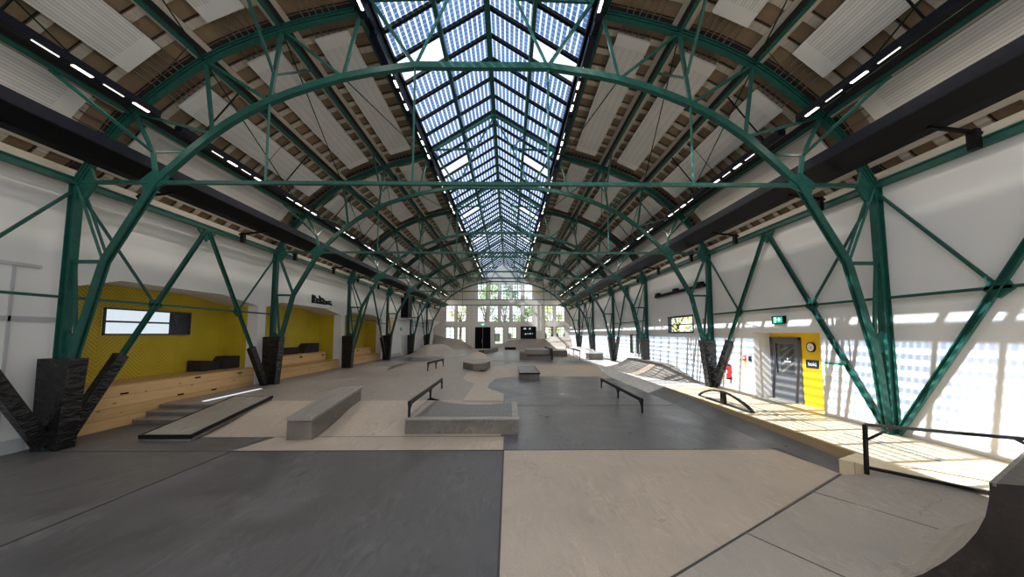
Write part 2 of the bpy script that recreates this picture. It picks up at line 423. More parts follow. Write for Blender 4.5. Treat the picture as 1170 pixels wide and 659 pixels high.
flat('floor', [(-5, 33), (6, 33), (6, 41), (-5, 41)], ZU + .004, plain('blue_grey_slab', (.2, .21, .235), .35, 0, .15))

# timber deck along the right wall
deck = MB().box(6.95, 9.145, 6.9, 15.3, -.06, 0)
deck.prism([(6.22, 6.55, ZL), (6.95, 6.9, ZL), (9.145, 6.9, ZL), (9.145, 2.2, ZL), (8.7, 2.2, ZL)], (0, 0, -ZL))
deck.box(9.145, 9.79, 9.98, 12.7, -.06, 0)
o = deck.build('timber_deck', M['deck']); tag(o, 'sunlit pale timber boardwalk deck along the right wall', 'deck')
MB().box(6.86, 6.95, 6.75, 15.3, ZL, .004).build('edge_board', M['deck_edge'], o)
for i, (x, a, b) in enumerate([(7.95, 3.6, 8.2), (7.75, 8.6, 11.2)]):
    g = MB().box(x, x + .16, a, b, .001, .012).build('drain_grate', M['grate'])
    tag(g, ['slotted metal drain channel in the deck behind the foreground railing', 'slotted metal drain channel in the deck between door and railing'][i], 'drain')
g = MB().box(8.85, 9.7, 11.45, 12.55, .001, .014).build('door_mat', M['grate'])
tag(g, 'perforated metal mat on the deck before the grey door', 'mat')

# ------------------------------------------------------------------ walls
# left wall with three alcove openings
zt = 6.15
AL = [(8.7, 15.02), (15.5, 22.42), (22.95, 29.6)]
zf = [ZU - .45, ZU - .02, ZU - .02]
outl = [(Y0, zt), (Y0, ZL - .1)]
for (a, b), z0 in zip(AL, zf):
    outl += [(a, ZL - .1), (a, 3.55), (a + 1.0, 3.84), (b - 1.9, 3.84), (b, 3.56), (b, ZL - .1)]
outl += [(YEND + .2, ZL - .1), (YEND + .2, zt)]
w = MB().prism([(XL, y, z) for y, z in outl], (-.2, 0, 0)).build('wall_left', M['wall']); struct(w)
bh = [.88, 1.2, 1.2]
for i, (a, b) in enumerate(AL):
    al = MB()
    # yellow lining: back, far reveal, near reveal, ceiling ; white splay at the front
    al.box(-12.45, -12.35, a, b, ZL - .05, 4.0)
    al.box(-12.35, -11.4, b, b + .1, ZL - .05, 3.8); al.box(-12.35, -11.4, a - .1, a, ZL - .05, 3.8)
    o = al.build('wall_left', M['yellow']); struct(o)
    wl = MB().box(-11.4, XL - .2, b, b + .1, ZL - .05, 3.8).box(-11.4, XL - .2, a - .1, a, ZL - .05, 3.8)
    wl.prism([(-11.15, a, 3.55), (-11.15, a + 1.0, 3.84), (-11.15, b - 1.9, 3.84), (-11.15, b, 3.56), (-11.15, b + .1, 4.1), (-11.15, a - .1, 4.1)], (-1.3, 0, .0))
    struct(wl.build('ceiling', M['wall']))
# pine seating in the alcoves
names = ['long pine bench front in the nearest yellow alcove beside the steps', 'two tier pine seating in the middle yellow alcove under black lettering', 'two tier pine seating in the furthest yellow alcove']
for i, (a, b) in enumerate(AL):
    root = thing('alcove_bench', names[i], 'bench', (-11.2, (a + b) / 2, ZL if i == 0 else ZU), 'pine benches in the yellow alcoves')
    x1 = XL - .02
    if i == 0:
        MB().prism([(x1, a + .02, ZL), (x1, 10.3, ZL), (x1, 11.3, .1), (x1, b - .02, .1), (x1, b - .02, .86), (x1, a + .02, .86)], (-.05, 0, 0)).build('front_panel', M['pine'], root)
        MB().box(-12.34, x1, a + .02, b - .02, .86, .9).build('seat', M['pine'], root)
        for y, z in ((9.9, .62), (11.6, .3), (12.2, .78), (12.9, .25), (14.1, .72)):
            MB().box(x1, x1 + .006, y, y + .22, z, z + .05).build('hand_slot', M['black'], root)
    else:
        MB().box(x1 - .05, x1, a + .02, b - .02, ZU, .68).box(-11.6, x1, a + .02, b - .02, .66, .7).build('lower_tier', M['pine'], root)
        MB().box(-11.65, -11.6, a + .02, b - .5, .7, 1.2).box(-12.34, -11.6, a + .02, b - .5, 1.18, 1.22).build('upper_tier', M['pine'], root)
        for y, z in ((b - .95, .98), (b - 3.2, 1.0)):
            MB().box(-11.6, -11.594, y, y + .24, z, z + .09).build('hand_slot', M['black'], root)
# wedge cushions
def cushion(y0, y1, x0, x1, z, h, slope, label):
    pts = [(x1, y0, z), (x1, y1, z), (x1, y1, z + h), (x1, y0 + slope, z + h)]
    if slope == 0: pts = [(x1, y0, z), (x1, y1, z), (x1, y1, z + h * .8), (x1, y0, z + h)]
    o = MB().prism(pts, (x0 - x1, 0, 0)).build('wedge_cushion', M['cushion'], bevel=.02); tag(o, label, 'cushion', 'charcoal wedge cushions in the alcoves')
cushion(13.3, 14.15, -12.3, -11.75, .9, .42, 0, 'charcoal block cushion at left on the nearest alcove bench')
cushion(14.2, 14.98, -12.3, -11.6, .9, .5, .35, 'charcoal wedge cushion in the corner of the nearest alcove bench')
cushion(17.9, 19.5, -12.3, -11.8, 1.22, .36, .5, 'low charcoal wedge cushion on the middle alcove seating')
cushion(19.9, 21.5, -12.3, -11.8, 1.22, .55, .5, 'taller charcoal wedge cushion on the middle alcove seating')
# window in the first alcove
def frame_window(name, plane, a0, a1, z0, z1, nx, nz, fw=.06, dep=.08, fm='window_frame', mm=None, mw=.03, pane=True):
    """plane=('x',X) or ('y',Y); returns structure mesh frame with a glass child"""
    f = MB()
    def bx(u0, u1, w0, w1, d):
        if plane[0] == 'x': f.box(plane[1] - d, plane[1] + d, u0, u1, w0, w1)
        else: f.box(u0, u1, plane[1] - d, plane[1] + d, w0, w1)
    bx(a0, a0 + fw, z0, z1, dep); bx(a1 - fw, a1, z0, z1, dep); bx(a0, a1, z0, z0 + fw, dep); bx(a0, a1, z1 - fw, z1, dep)
    if mm: f.m = 1
    for i in range(1, nx): u = a0 + (a1 - a0) * i / nx; bx(u - mw / 2, u + mw / 2, z0 + fw, z1 - fw, dep * .5)
    for i in range(1, nz): u = z0 + (z1 - z0) * i / nz; bx(a0 + fw, a1 - fw, u - mw / 2, u + mw / 2, dep * .5)
    o = f.build(name, [M[fm], M[mm or fm]]); struct(o)
    if pane:
        g = MB()
        if plane[0] == 'x': g.face([(plane[1], a0, z0), (plane[1], a1, z0), (plane[1], a1, z1), (plane[1], a0, z1)])
        else: g.face([(a0, plane[1], z0), (a1, plane[1], z0), (a1, plane[1], z1), (a0, plane[1], z1)])
        g.build('pane', M['glass'], o)
    return o
frame_window('window_1', ('x', -12.34), 10.5, 13.35, 2.3, 3.15, 1, 2, .05, .05, mw=.06)
# what is behind that window: a white outside blind
MB().box(-12.3495, -12.3475, 12.55, 13.35, 2.3, 3.15).build('trim_7', M['window_frame'])['kind'] = 'structure'  # dark panel put in as the dark outside behind the glass
o = MB().box(-12.349, -12.346, 10.5, 12.55, 2.3, 3.15)
o.m = 0
o = o.build('window_blind', emit('daylit_blind', (.82, .9, .97), 1.0)); tag(o, 'daylit white blind behind the slot window of the nearest alcove', 'blind')  # daylight on the blind is put in as its own glow

# upper closing wall strips above wall plates
struct(MB().box(XL - .2, XL + .45, Y0, YEND, 6.1, 6.3).build('trim_1', M['rib']))
struct(MB().box(XR - .03, XR + .3, Y0, YEND, 6.1, 6.3).build('trim_2', M['rib']))
struct(MB().box(XL, XL + .03, Y0, 8.0, ZL, .02).build('baseboard_left', M['trim']))
struct(MB().box(XL, XL + .02, 30.2, YEND, ZU, .45).build('baseboard_left', M['trim']))
# thin lintel line of the near left wall
MBx = MB().box(XL, XL + .06, Y0, 8.0, 3.86, 3.93).box(XL, XL + .04, Y0, 7.6, ZL, .02).box(XL, XL + .03, 7.55, 7.6, ZL, 3.86).box(XL, XL + .03, Y0, 8.4, 2.62, 2.74).build('trim_3', M['trim']); struct(MBx)
# right wall with door recess and window holes as one outline
def wall_with_holes(name, X, thick, y0, y1, z0, z1, holes, m):
    """rectangular wall in plane X split into strips round rectangular holes (ya,yb,za,zb)"""
    ys = sorted({y0, y1, *[h[0] for h in holes], *[h[1] for h in holes]}); zs = sorted({z0, z1, *[h[2] for h in holes], *[h[3] for h in holes]})
    b = MB()
    for a, c in zip(ys, ys[1:]):
        run = None
        for d, e in zip(zs, zs[1:]):
            solid = not any(h[0] <= a and c <= h[1] and h[2] <= d and e <= h[3] for h in holes)
            if solid: run = (run[0], e) if run else (d, e)
            if (not solid or e == zs[-1]) and run:
                b.box(X, X + thick, a, c, run[0], run[1]); run = None
            if not solid: run = None
    return struct(b.build(name, m))
RW = [(9.97, 12.72, -.06, 2.38), (16.8, 19.5, 2.37, 3.3), (23.75, 24.45, .9, 2.3), (24.95, 25.7, .9, 2.3), (36.0, 36.9, .6, 2.3)]
wall_with_holes('wall_right', XR, .2, Y0, YEND + .2, ZL - .1, 6.15, RW, M['wall'])
frame_window('window_2', ('x', XR + .08), 16.8, 19.5, 2.37, 3.3, 1, 2, .09, .09, mw=.05)
frame_window('window_3', ('x', XR + .08), 23.75, 24.45, .9, 2.3, 1, 1, .09, .09)
frame_window('window_4', ('x', XR + .08), 24.95, 25.7, .9, 2.3, 1, 1, .09, .09)
frame_window('window_5', ('x', XR + .08), 36.0, 36.9, .6, 2.3, 1, 2, .09, .09)
# yellow door recess
XD = 9.8
rc = MB().box(XD, XD + .1, 9.9, 12.8, -.06, 2.5)
struct(rc.build('wall_right', M['yellow_bright']))
struct(MB().box(XR + .2, XD, 12.72, 12.8, -.06, 2.38).box(XR + .2, XD, 9.9, 9.97, -.06, 2.38).box(XR + .2, XD, 9.9, 12.8, 2.38, 2.46).build('wall_right', M['wall']))
struct(MB().box(XR - .005, XR + .2, 12.7, 12.72, 0, 2.38).build('trim_4', M['wall']))
d = MB()
d.box(XD - .05, XD + .02, 11.38, 11.46, 0, 2.22).box(XD - .05, XD + .02, 12.62, 12.70, 0, 2.22).box(XD - .05, XD + .02, 11.38, 12.70, 2.14, 2.22)
d = struct(d.build('door_1', M['doorframe']))
lf = MB()
for a, c, e, f_ in ((11.46, 11.66, 0, 2.14), (12.25, 12.62, 0, 2.14), (11.66, 12.25, 0, .95), (11.66, 12.25, 1.98, 2.14)): lf.box(XD - .03, XD, a, c, e, f_)
lf.build('door_leaf', M['doorgrey'], d)
pn = MB().box(XD - .02, XD - .012, 11.66, 12.25, .95, 1.98)
pn.m = 1
for k in range(5):
    z = .92 + k * .26
    pn.face([(XD - .021, 12.25, z), (XD - .021, 11.66, z + .42 if z + .42 < 1.98 else 1.98), (XD - .021, 11.66, min(1.98, z + .5)), (XD - .021, 12.25, min(1.98, z + .1))])
pn.build('door_glass', [plain('dark_door_glass', (.05, .053, .05), .12), plain('door_glass_stripe', (.13, .135, .13), .2)], d)
MB().box(XD - .026, XD - .022, 11.82, 12.1, 1.35, 1.4).box(XD - .026, XD - .022, 11.93, 11.98, 1.44, 1.5).build('door_decal', M['white'], d)
MB().tube((XD - .08, 12.36, .95), (XD - .08, 12.36, 2.0), .016).tube((XD - .08, 12.36, 1.0), (XD - .02, 12.36, 1.0), .012).tube((XD - .08, 12.36, 1.95), (XD - .02, 12.36, 1.95), .012).build('pull_handle', M['black'], d)
# clock
ck = thing('wall_clock', 'round dark rimmed wall clock on the yellow surround right of the door', 'clock', (XD, 10.99, 1.91))
MB().tube((XD, 10.99, 1.91), (XD - .05, 10.99, 1.91), .16, 28).build('rim', M['navy'], ck)
MB().tube((XD - .045, 10.99, 1.91), (XD - .053, 10.99, 1.91), .125, 28).build('dial', M['white'], ck)
MB().bar((XD - .057, 10.99, 1.91), (XD - .057, 10.95, 1.84), .012, .004, (1, 0, 0)).bar((XD - .057, 10.99, 1.91), (XD - .057, 10.91, 1.94), .010, .004, (1, 0, 0)).build('hands', M['black'], ck)
sg = thing('wall_sign', 'small navy sign with pale lettering below the wall clock', 'sign', (XD, 10.99, 1.24))
MB().box(XD - .02, XD, 10.76, 11.23, 1.24, 1.5).build('board', M['navy'], sg)
t = MB(); text_mesh(t, 'bold', .17, (XD - .023, 10.99, 1.37), (0, -1, 0), (0, 0, 1)); t.build('lettering', M['white'], sg)
# exit sign
es = thing('exit_sign', 'green emergency exit sign in a black case above the door', 'exit sign', (XR, 11.4, 2.68))
MB().box(XR - .09, XR - .001, 11.14, 11.66, 2.68, 2.94).build('case', M['black'], es)
MB().box(XR - .094, XR - .09, 11.2, 11.6, 2.71, 2.91).build('green_panel', M['sign_green'], es)
p = MB(); X = XR - .097
p.box(X, X + .002, 11.46, 11.54, 2.72, 2.90)                                  # doorway
p.prism([(X, 11.42, 2.80), (X, 11.42, 2.83), (X, 11.36, 2.83), (X, 11.36, 2.89), (X, 11.24, 2.815), (X, 11.36, 2.74), (X, 11.36, 2.80)], (.002, 0, 0))
p.build('pictogram', M['sign_white'], es)
MB().tube((XR - .098, 11.5, 2.87), (XR - .1, 11.5, 2.87), .018, 10).bar((XR - .099, 11.5, 2.86), (XR - .099, 11.49, 2.79), .03, .002, (1, 0, 0)).bar((XR - .099, 11.49, 2.79), (XR - .099, 11.53, 2.74), .018, .002, (1, 0, 0)).bar((XR - .099, 11.49, 2.79), (XR - .099, 11.46, 2.74), .018, .002, (1, 0, 0)).build('running_figure', M['sign_green'], es)
# notice on the right wall
nb = thing('wall_notice', 'white notice with a green top bar on the wall right of the door', 'notice', (XR, 9.5, 1.14))
MB().box(XR - .012, XR, 9.18, 9.82, 1.14, 1.48).build('sheet', M['white'], nb)
MB().box(XR - .016, XR, 9.16, 9.86, 1.48, 1.53).build('green_bar', M['green_bar'], nb)
b = MB()
for k in range(3): b.box(XR - .0145, XR - .012, 9.28, 9.66, 1.22 + k * .07, 1.228 + k * .07)
b.box(XR - .0145, XR - .012, 9.18, 9.19, 1.14, 1.46).box(XR - .0145, XR - .012, 9.18, 9.82, 1.14, 1.15).build('printed_lines', M['trim'], nb)
# extinguisher, call point, small switch
fe = thing('fire_extinguisher', 'red fire extinguisher hanging on the white wall behind the padded column', 'fire extinguisher', (XR - .09, 14.1, .48))
b = MB().tube((XR - .09, 14.1, .55), (XR - .09, 14.1, .95), .085, 16).tube((XR - .09, 14.1, .95), (XR - .09, 14.1, 1.02), .085, 16, .035); b.build('cylinder', M['red'], fe, smooth=False)
MB().tube((XR - .09, 14.1, .48), (XR - .09, 14.1, .55), .088, 16).build('base_ring', M['black'], fe)
MB().box(XR - .12, XR - .06, 14.02, 14.16, 1.03, 1.08).tube((XR - .09, 14.1, 1.0), (XR - .09, 14.1, 1.04), .03, 10).build('valve', M['black'], fe)
MB().ptube([(XR - .09, 14.15, 1.04), (XR - .12, 14.25, .98), (XR - .14, 14.24, .8), (XR - .13, 14.2, .66)], .014).build('hose', M['black'], fe)
MB().box(XR - .178, XR - .172, 14.06, 14.14, .72, .84).build('label_plate', M['white'], fe)
cp = thing('fire_call_point', 'red fire call point box on the right wall near the extinguisher', 'call point', (XR, 13.2, 1.3))
MB().box(XR - .05, XR, 13.13, 13.29, 1.32, 1.5).build('case', M['red'], cp); MB().box(XR - .054, XR - .05, 13.17, 13.25, 1.37, 1.45).build('glass_button', M['white'], cp)
lb = MB().box(XR - .01, XR, 13.14, 13.27, 1.12, 1.25).build('safety_label', M['yellow_label']); tag(lb, 'small yellow label under the red fire call point', 'label')
sw = thing('wall_switch', 'small dark switch box beside the red fire call point', 'switch', (XR, 12.9, 1.3))
MB().box(XR - .05, XR, 12.84, 12.97, 1.32, 1.5).build('case', M['navy'], sw); MB().box(XR - .056, XR - .05, 12.88, 12.93, 1.38, 1.45).build('button', M['black'], sw)
# black conduit on the right wall
cd = thing('wall_duct', 'long black tubular blind box on the right wall above the slot window', 'duct', (XR, 18.2, 4.5))
MB().box(XR - .17, XR - .03, 15.5, 20.8, 4.52, 4.66).build('tube', M['black'], cd)
for y in (15.75, 18.1, 20.3): MB().box(XR - .2, XR - .001, y, y + .35, 4.62, 4.78).build('bracket', M['black'], cd)
ss = MB().box(XR - .01, XR, 15.75, 15.95, 2.8, 3.05).build('warning_plate', M['red']); tag(ss, 'small red and white plate on the right wall beside the second column', 'plate')

# left wall fittings
ls = thing('wall_lettering', 'black cut out lettering above the middle yellow alcove', 'lettering', (XL, 20, 4.05))
b = MB()
prof = [(19.0, 4.05), (19.0, 4.52), (19.15, 4.42), (19.22, 4.5), (19.3, 4.4), (19.75, 4.28), (19.68, 4.55), (19.85, 4.42), (20.0, 4.44), (20.3, 4.3), (20.5, 4.3), (20.75, 4.3), (20.8, 4.34), (20.98, 4.34), (20.95, 4.22), (21.15, 4.05), (20.9, 4.1), (20.6, 4.1), (20.3, 4.05)]
b.prism([(XL + .08, y, z) for y, z in prof], (-.078, 0, 0)); b.build('letters', M['black'], ls)
b = MB()
for y, z, s_ in ((19.2, 4.28, .05), (19.2, 4.15, .04), (19.5, 4.2, .04), (19.9, 4.25, .05), (20.2, 4.18, .035), (20.78, 4.22, .05)):
    b.box(XL + .081, XL + .084, y, y + s_ * 1.6, z - s_ * .5, z + s_ * .5)
b.build('letter_counters', M['wall'], ls)
MB().box(XL + .001, XL + .05, 19.0, 21.1, 3.98, 4.05).build('base_rail', M['white'], ls)
dv = thing('ventilation_shaft', 'tall black vertical ventilation shaft on the far left wall', 'duct', (XL + .4, 35.4, 3.9))
MB().box(XL + .02, XL + .75, 34.7, 36.0, 3.95, 6.6).build('shaft', M['black'], dv); MB().box(XL + .01, XL + .85, 34.6, 36.2, 3.85, 3.95).build('collar', M['trim'], dv)
o = MB().box(XL + .002, XL + .05, 31.05, 32.4, 2.2, 3.82).build('wood_hatch', M['wood_slot']); tag(o, 'orange wooden hatch panel on the left wall behind the fourth column', 'panel')
ex = thing('exit_sign', 'small dark green exit sign above the left side door', 'exit sign', (XL, 34.9, 2.7))
MB().box(XL + .001, XL + .06, 34.65, 35.2, 2.65, 2.95).build('case', M['green_bar'], ex); MB().box(XL + .06, XL + .064, 34.85, 35.0, 2.72, 2.88).build('pictogram', M['white'], ex)
d = struct(MB().box(XL + .001, XL + .04, 35.0, 36.85, ZU, 2.2).build('door_2', plain('white_door', (.6, .6, .6), .5)))
MB().tube((XL + .04, 35.15, 1.1), (XL + .09, 35.15, 1.1), .03).bar((XL + .09, 35.15, 1.1), (XL + .09, 35.35, 1.1), .03).build('door_handle', M['black'], d)
d = struct(MB().box(XL + .001, XL + .04, 40.6, 42.2, ZU, 2.4).build('door_3', plain('white_door', (.6, .6, .6), .5)))
MB().tube((XL + .04, 40.75, 1.15), (XL + .09, 40.75, 1.15), .03).build('door_handle', M['black'], d)
hd = MB(); hd.raw([(XL, 43.8, 4.0), (XL + 1.3, 43.8, 4.0), (XL + 1.3, 48.2, 4.0), (XL, 48.2, 4.0), (XL, 45.3, 2.85), (XL + .35, 45.3, 2.85), (XL + .35, 47.0, 2.85), (XL, 47.0, 2.85)], [(0, 1, 5, 4), (1, 2, 6, 5), (2, 3, 7, 6), (0, 3, 2, 1), (4, 5, 6, 7)])
o = hd.build('flared_hood', M['white']); tag(o, 'white flared hood on the far left wall behind the last column', 'hood')
o = MB().box(XL, XL + .35, 33.0, 43.5, 3.75, 3.85).build('trim_5', M['wall']); struct(o)

# ------------------------------------------------------------------ end wall
px = lambda x: (x - 580.7) * .12974
EW = []   # (x0,x1,z0,z1)
cols = [(545.2, 555.4), (558.8, 568.8), (571.9, 582), (585, 595), (598.8, 608.3)]
for a, b in cols:
    EW.append((px(a), px(b), 7.35, 9.75)); EW.append((px(a), px(b), 4.08, 6.5))
for a, b in [(509.2, 519.3), (522.2, 532.3), (622.2, 632), (635, 645)]: EW.append((px(a), px(b), 4.1, 6.5))
for a, b in [(508.8, 519.3), (521.8, 532.4), (564.6, 574.8)]: EW.append((px(a), px(b), .8, 3.35))
EW.append((px(580.2), px(590.2), 1.6, 3.35))
for a, b in [(622.2, 632), (635.2, 645.2)]: EW.append((px(a), px(b), 1.6, 3.38))
# wall with holes in plane y, clipped to gable by adding the gable prism on top
def end_wall(z0, z1, x0, x1, holes):
    xs = sorted({x0, x1, *[h[0] for h in holes], *[h[1] for h in holes]}); zs = sorted({z0, z1, *[h[2] for h in holes], *[h[3] for h in holes]})
    b = MB()
    for a, c in zip(xs, xs[1:]):
        run = None
        for d, e in zip(zs, zs[1:]):
            solid = not any(h[0] - 1e-6 <= a and c <= h[1] + 1e-6 and h[2] - 1e-6 <= d and e <= h[3] + 1e-6 for h in holes)
            if solid: run = (run[0], e) if run else (d, e)
            if (not solid or e == zs[-1]) and run: b.box(a, c, YEND, YEND + .3, run[0], run[1]); run = None
    return b
struct(end_wall(-.3, 6.6, XL - .2, XR + .2, [h for h in EW if h[3] < 6.6]).build('wall_back', M['wall_end']))
struct(end_wall(6.6, 9.9, px(545.2) - .3, px(608.3) + .3, [h for h in EW if h[3] > 6.6]).build('wall_back', M['wall_end']))
xl_, xr_ = px(545.2) - .3, px(608.3) + .3
SK = [(10.3, 6.3), (9.97, 6.48), (9.45, 7.12), (8.77, 8.03), (7.04, 9.44), (5.13, 10.3), (3.1, 10.82)]
gl = [(XC - h, z) for h, z in SK]
for gx, sg in ((xl_, -1), (xr_, 1)):
    b = MB()
    hs = [(h, z) for h, z in smooth_pts(SK, 4)]
    for (h0, z0), (h1, z1) in zip(hs, hs[1:]):
        e0, e1 = XC + sg * h0, XC + sg * h1
        if abs(e1 - XC) < abs(gx - XC):
            t_ = (h0 - abs(gx - XC)) / (h0 - h1); e1 = gx; z1 = z0 + (z1 - z0) * max(0, min(1, t_))
            if h0 <= abs(gx - XC): continue
        if min(z0, z1) > 6.65: b.hexa([(min(e0, e1), YEND, 6.6), (max(e0, e1), YEND, 6.6), (max(e0, e1), YEND + .3, 6.6), (min(e0, e1), YEND + .3, 6.6)] + [(x_, y_, z_) for x_, y_, z_ in ((min(e0, e1), YEND, z0 if e0 < e1 else z1), (max(e0, e1), YEND, z1 if e0 < e1 else z0), (max(e0, e1), YEND + .3, z1 if e0 < e1 else z0), (min(e0, e1), YEND + .3, z0 if e0 < e1 else z1))])
    struct(b.build('wall_back', M['wall_end']))
b = MB()
b.prism([(xl_, YEND, 9.9), (xl_, YEND, 10.56), (XC - 3.1, YEND, 10.84), (XC, YEND, 12.75), (XC + 3.1, YEND, 10.84), (xr_, YEND, 10.5), (xr_, YEND, 9.9)], (0, .3, 0))
struct(b.build('wall_back', M['wall_end']))
pl = MB()
for x in (520.7, 535.5, 540.5, 613.5, 617.5): pl.box(px(x) - .12, px(x) + .12, YEND - .12, YEND, ZU, 6.9)
struct(pl.build('trim_6', M['wall_end']))
for k, (a, b_, z0, z1) in enumerate(EW):
    low = z1 < 3.5
    frame_window('window_%d' % (6 + k), ('y', YEND + .15), a, b_, z0, z1, 3 if not low else 2, 5 if not low else 4, .05 if not low else .09, .07, 'muntin' if not low else 'window_frame', None, .045 if not low else .06)
bd = struct(MB().box(px(542.7), px(560.2), YEND - .06, YEND - .001, ZU, 3.3).build('door_4', M['blackdoor']))
MB().tube((px(551.6) - .12, YEND - .1, 1.0), (px(551.6) - .12, YEND - .1, 1.5), .025).build('door_handle', M['steel'], bd)
MB().box(px(551.45) - .015, px(551.45) + .015, YEND - .068, YEND - .06, ZU, 3.28).build('door_gap', M['trim'], bd)
es = thing('exit_sign', 'small lit green exit sign above the black end door', 'exit sign', (px(551.5), YEND, 3.5))
MB().box(px(551.5) - .28, px(551.5) + .28, YEND - .09, YEND - .001, 3.55, 3.85).build('case', M['sign_green'], es)
MB().box(px(551.5) - .12, px(551.5) + .12, YEND - .095, YEND - .09, 3.62, 3.78).build('pictogram', M['sign_white'], es)
tv = thing('wall_screen', 'wide black wall screen with pale shapes on the end wall', 'screen', (px(603), YEND, 1.55))
MB().box(px(594.4), px(612), YEND - .1, YEND - .001, 1.58, 3.4).build('screen', plain('black_glossy', (.003, .003, .004), .3, 0, .1, 3, .1), tv)
b = MB()
for x0, x1, z0, z1 in ((597.6, 600.8, 2.95, 3.2), (603.7, 606, 2.95, 3.2), (599, 601, 2.2, 2.38), (602, 603.4, 2.25, 2.42), (604.3, 606, 2.22, 2.45), (607, 608.3, 2.28, 2.4)): b.prism([(px(x0), YEND - .105, z0 + .03), (px(x1), YEND - .105, z0), (px(x1), YEND - .105, z1), (px(x0) + .1, YEND - .105, z1)], (0, .004, 0))
b.build('pale_shapes', emit('screen_pale_shapes', (.6, .75, .9), .8), tv)  # pale glowing shapes on the black face
for sx, nm in ((-9.0, 'left'), (5.0, 'right')):
    o = MB().box(XC + sx * .0 + (px(554) if nm == 'left' else px(612.5)) - .1, XC * 0 + (px(554) if nm == 'left' else px(612.5)) + .1, YEND - .1, YEND - .001, 8.4, 8.65).build('junction_box', M['yellow_label'])
    o.location.x += -2.6 if nm == 'left' else .5
    tag(o, 'small yellow box high on the end wall %s of the upper windows' % nm, 'box')

# ------------------------------------------------------------------ roof shell
SKs = smooth_pts(SK, 4)
rp = S / 11
nb_ = int((YEND - Y0) / rp)
yb0 = TY[0] - rp * int((TY[0] - Y0) / rp)
for s_ in (-1, 1):
    b = MB()
    b.m = 0
    b.grid([[(XC + s_ * h, y, z) for h, z in SKs] for y in (Y0, YEND + .3)])
    b.m = 1
    k = 0; y = yb0
    while y < YEND - .1:
        rowsA = []
        for h, z in SKs: rowsA.append((h, z))
        for (h0, z0), (h1, z1) in zip(rowsA, rowsA[1:]):
            n = Vector((z1 - z0, 0, -(h1 - h0))).normalized()
            if n.z > 0: n = -n
            t = .055
            p = [Vector((h0, 0, z0)), Vector((h1, 0, z1))]
            a0, a1 = p[0], p[1]; c0, c1 = p[0] + n * t, p[1] + n * t
            w0, w1 = y + .02, y + .215
            b.m = 2 if k % 11 == 6 else 1
            def X(v, yy): return (XC + s_ * v.x, yy, v.z)
            b.raw([X(a0, w0), X(a1, w0), X(c1, w0), X(c0, w0), X(a0, w1), X(a1, w1), X(c1, w1), X(c0, w1)], [(3, 2, 6, 7), (0, 3, 7, 4), (2, 1, 5, 6)])
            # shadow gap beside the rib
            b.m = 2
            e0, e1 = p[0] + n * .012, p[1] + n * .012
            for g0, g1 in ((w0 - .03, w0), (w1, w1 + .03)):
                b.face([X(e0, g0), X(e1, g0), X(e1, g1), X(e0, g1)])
        k += 1; y += rp
    # longitudinal battens at the purlins
    for (h, z), (h2, z2) in (((8.77, 8.03), (8.6, 8.2)), ((7.04, 9.44), (6.86, 9.54)), ((5.13, 10.3), (4.94, 10.36)), ((9.75, 6.75), (9.6, 6.93))):
        d_ = Vector((h2 - h, z2 - z)).normalized(); n = Vector((-abs(d_.y), -abs(d_.x))) * .065
        for off in (-.16, .16):
            c = Vector((h, z)) + d_ * off + n
            b.m = 1
            b.bar((XC + s_ * c.x, Y0, c.y), (XC + s_ * c.x, YEND, c.y), .13, .03, (s_ * n.x, 0, n.y))
        c = Vector((h, z)) + n * .95
        b.m = 2
        b.bar((XC + s_ * c.x, Y0, c.y), (XC + s_ * c.x, YEND, c.y), .17, .02, (s_ * n.x, 0, n.y))
    # intermediate board seams
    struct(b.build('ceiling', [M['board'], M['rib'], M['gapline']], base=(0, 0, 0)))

# ------------------------------------------------------------------ lantern skylight
EV, RG = (2.9, 10.86), (0.0, 12.72)
pp = S / 7
ny = int((YEND - 2.0) / pp)
ys0 = TY[0] - pp * 6
for i, s_ in enumerate((-1, 1)):
    f = MB()
    f.bar((XC + s_ * EV[0], Y0, EV[1]), (XC + s_ * EV[0], YEND, EV[1]), .1, .16, (0, 0, 1))
    y = ys0
    while y < YEND:
        f.bar((XC + s_ * EV[0], y, EV[1]), (XC, y, RG[1]), .11, .10, (0, 0, 1))
        y += pp
    o = struct(f.build('window_%d' % (40 + i), M['black']))
    g = MB(); y = ys0 - pp; k = 0
    g.grid([[(XC + s_ * EV[0], yy, EV[1] + .05), (XC + s_ * EV[0] / 2, yy, (EV[1] + RG[1]) / 2 + .05), (XC, yy, RG[1] + .05)] for yy in [ys0 - pp + pp * q for q in range(60)] if yy < YEND + .3])
    # one clear pane per bay at the eave
    for q, fc in enumerate(g.f):
        cy = sum(g.v[v].y for v in fc) / 4; cx = abs(sum(g.v[v].x for v in fc) / 4 - XC)
        rel = ((cy - TY[0]) % S) / pp
        if cx > 1.45 and 2 <= rel < 3: g.mi[q] = 1
    g.build('pane', [M['pv'], M['glass']], o)
lr = struct(MB().box(XC - .09, XC + .09, Y0, YEND, RG[1] - .24, RG[1]).build('trim_20', M['green']))
for i, s_ in enumerate((-1, 1)):
    x = XC + s_ * 1.43; z = 11.66
    o = MB().box(x - .06, x + .06, Y0, YEND, z - .09, z + .1).build('lantern_purlin', M['green'])
    tag(o, 'green purlin halfway up the %s slope of the glass lantern' % SIDE[s_], 'purlin', 'lantern purlins')
    o = MB().box(XC + s_ * 3.0 - .06, XC + s_ * 3.0 + .1, Y0, YEND, 10.45, 10.86).build('trim_%d' % (21 + i), M['black']); struct(o)

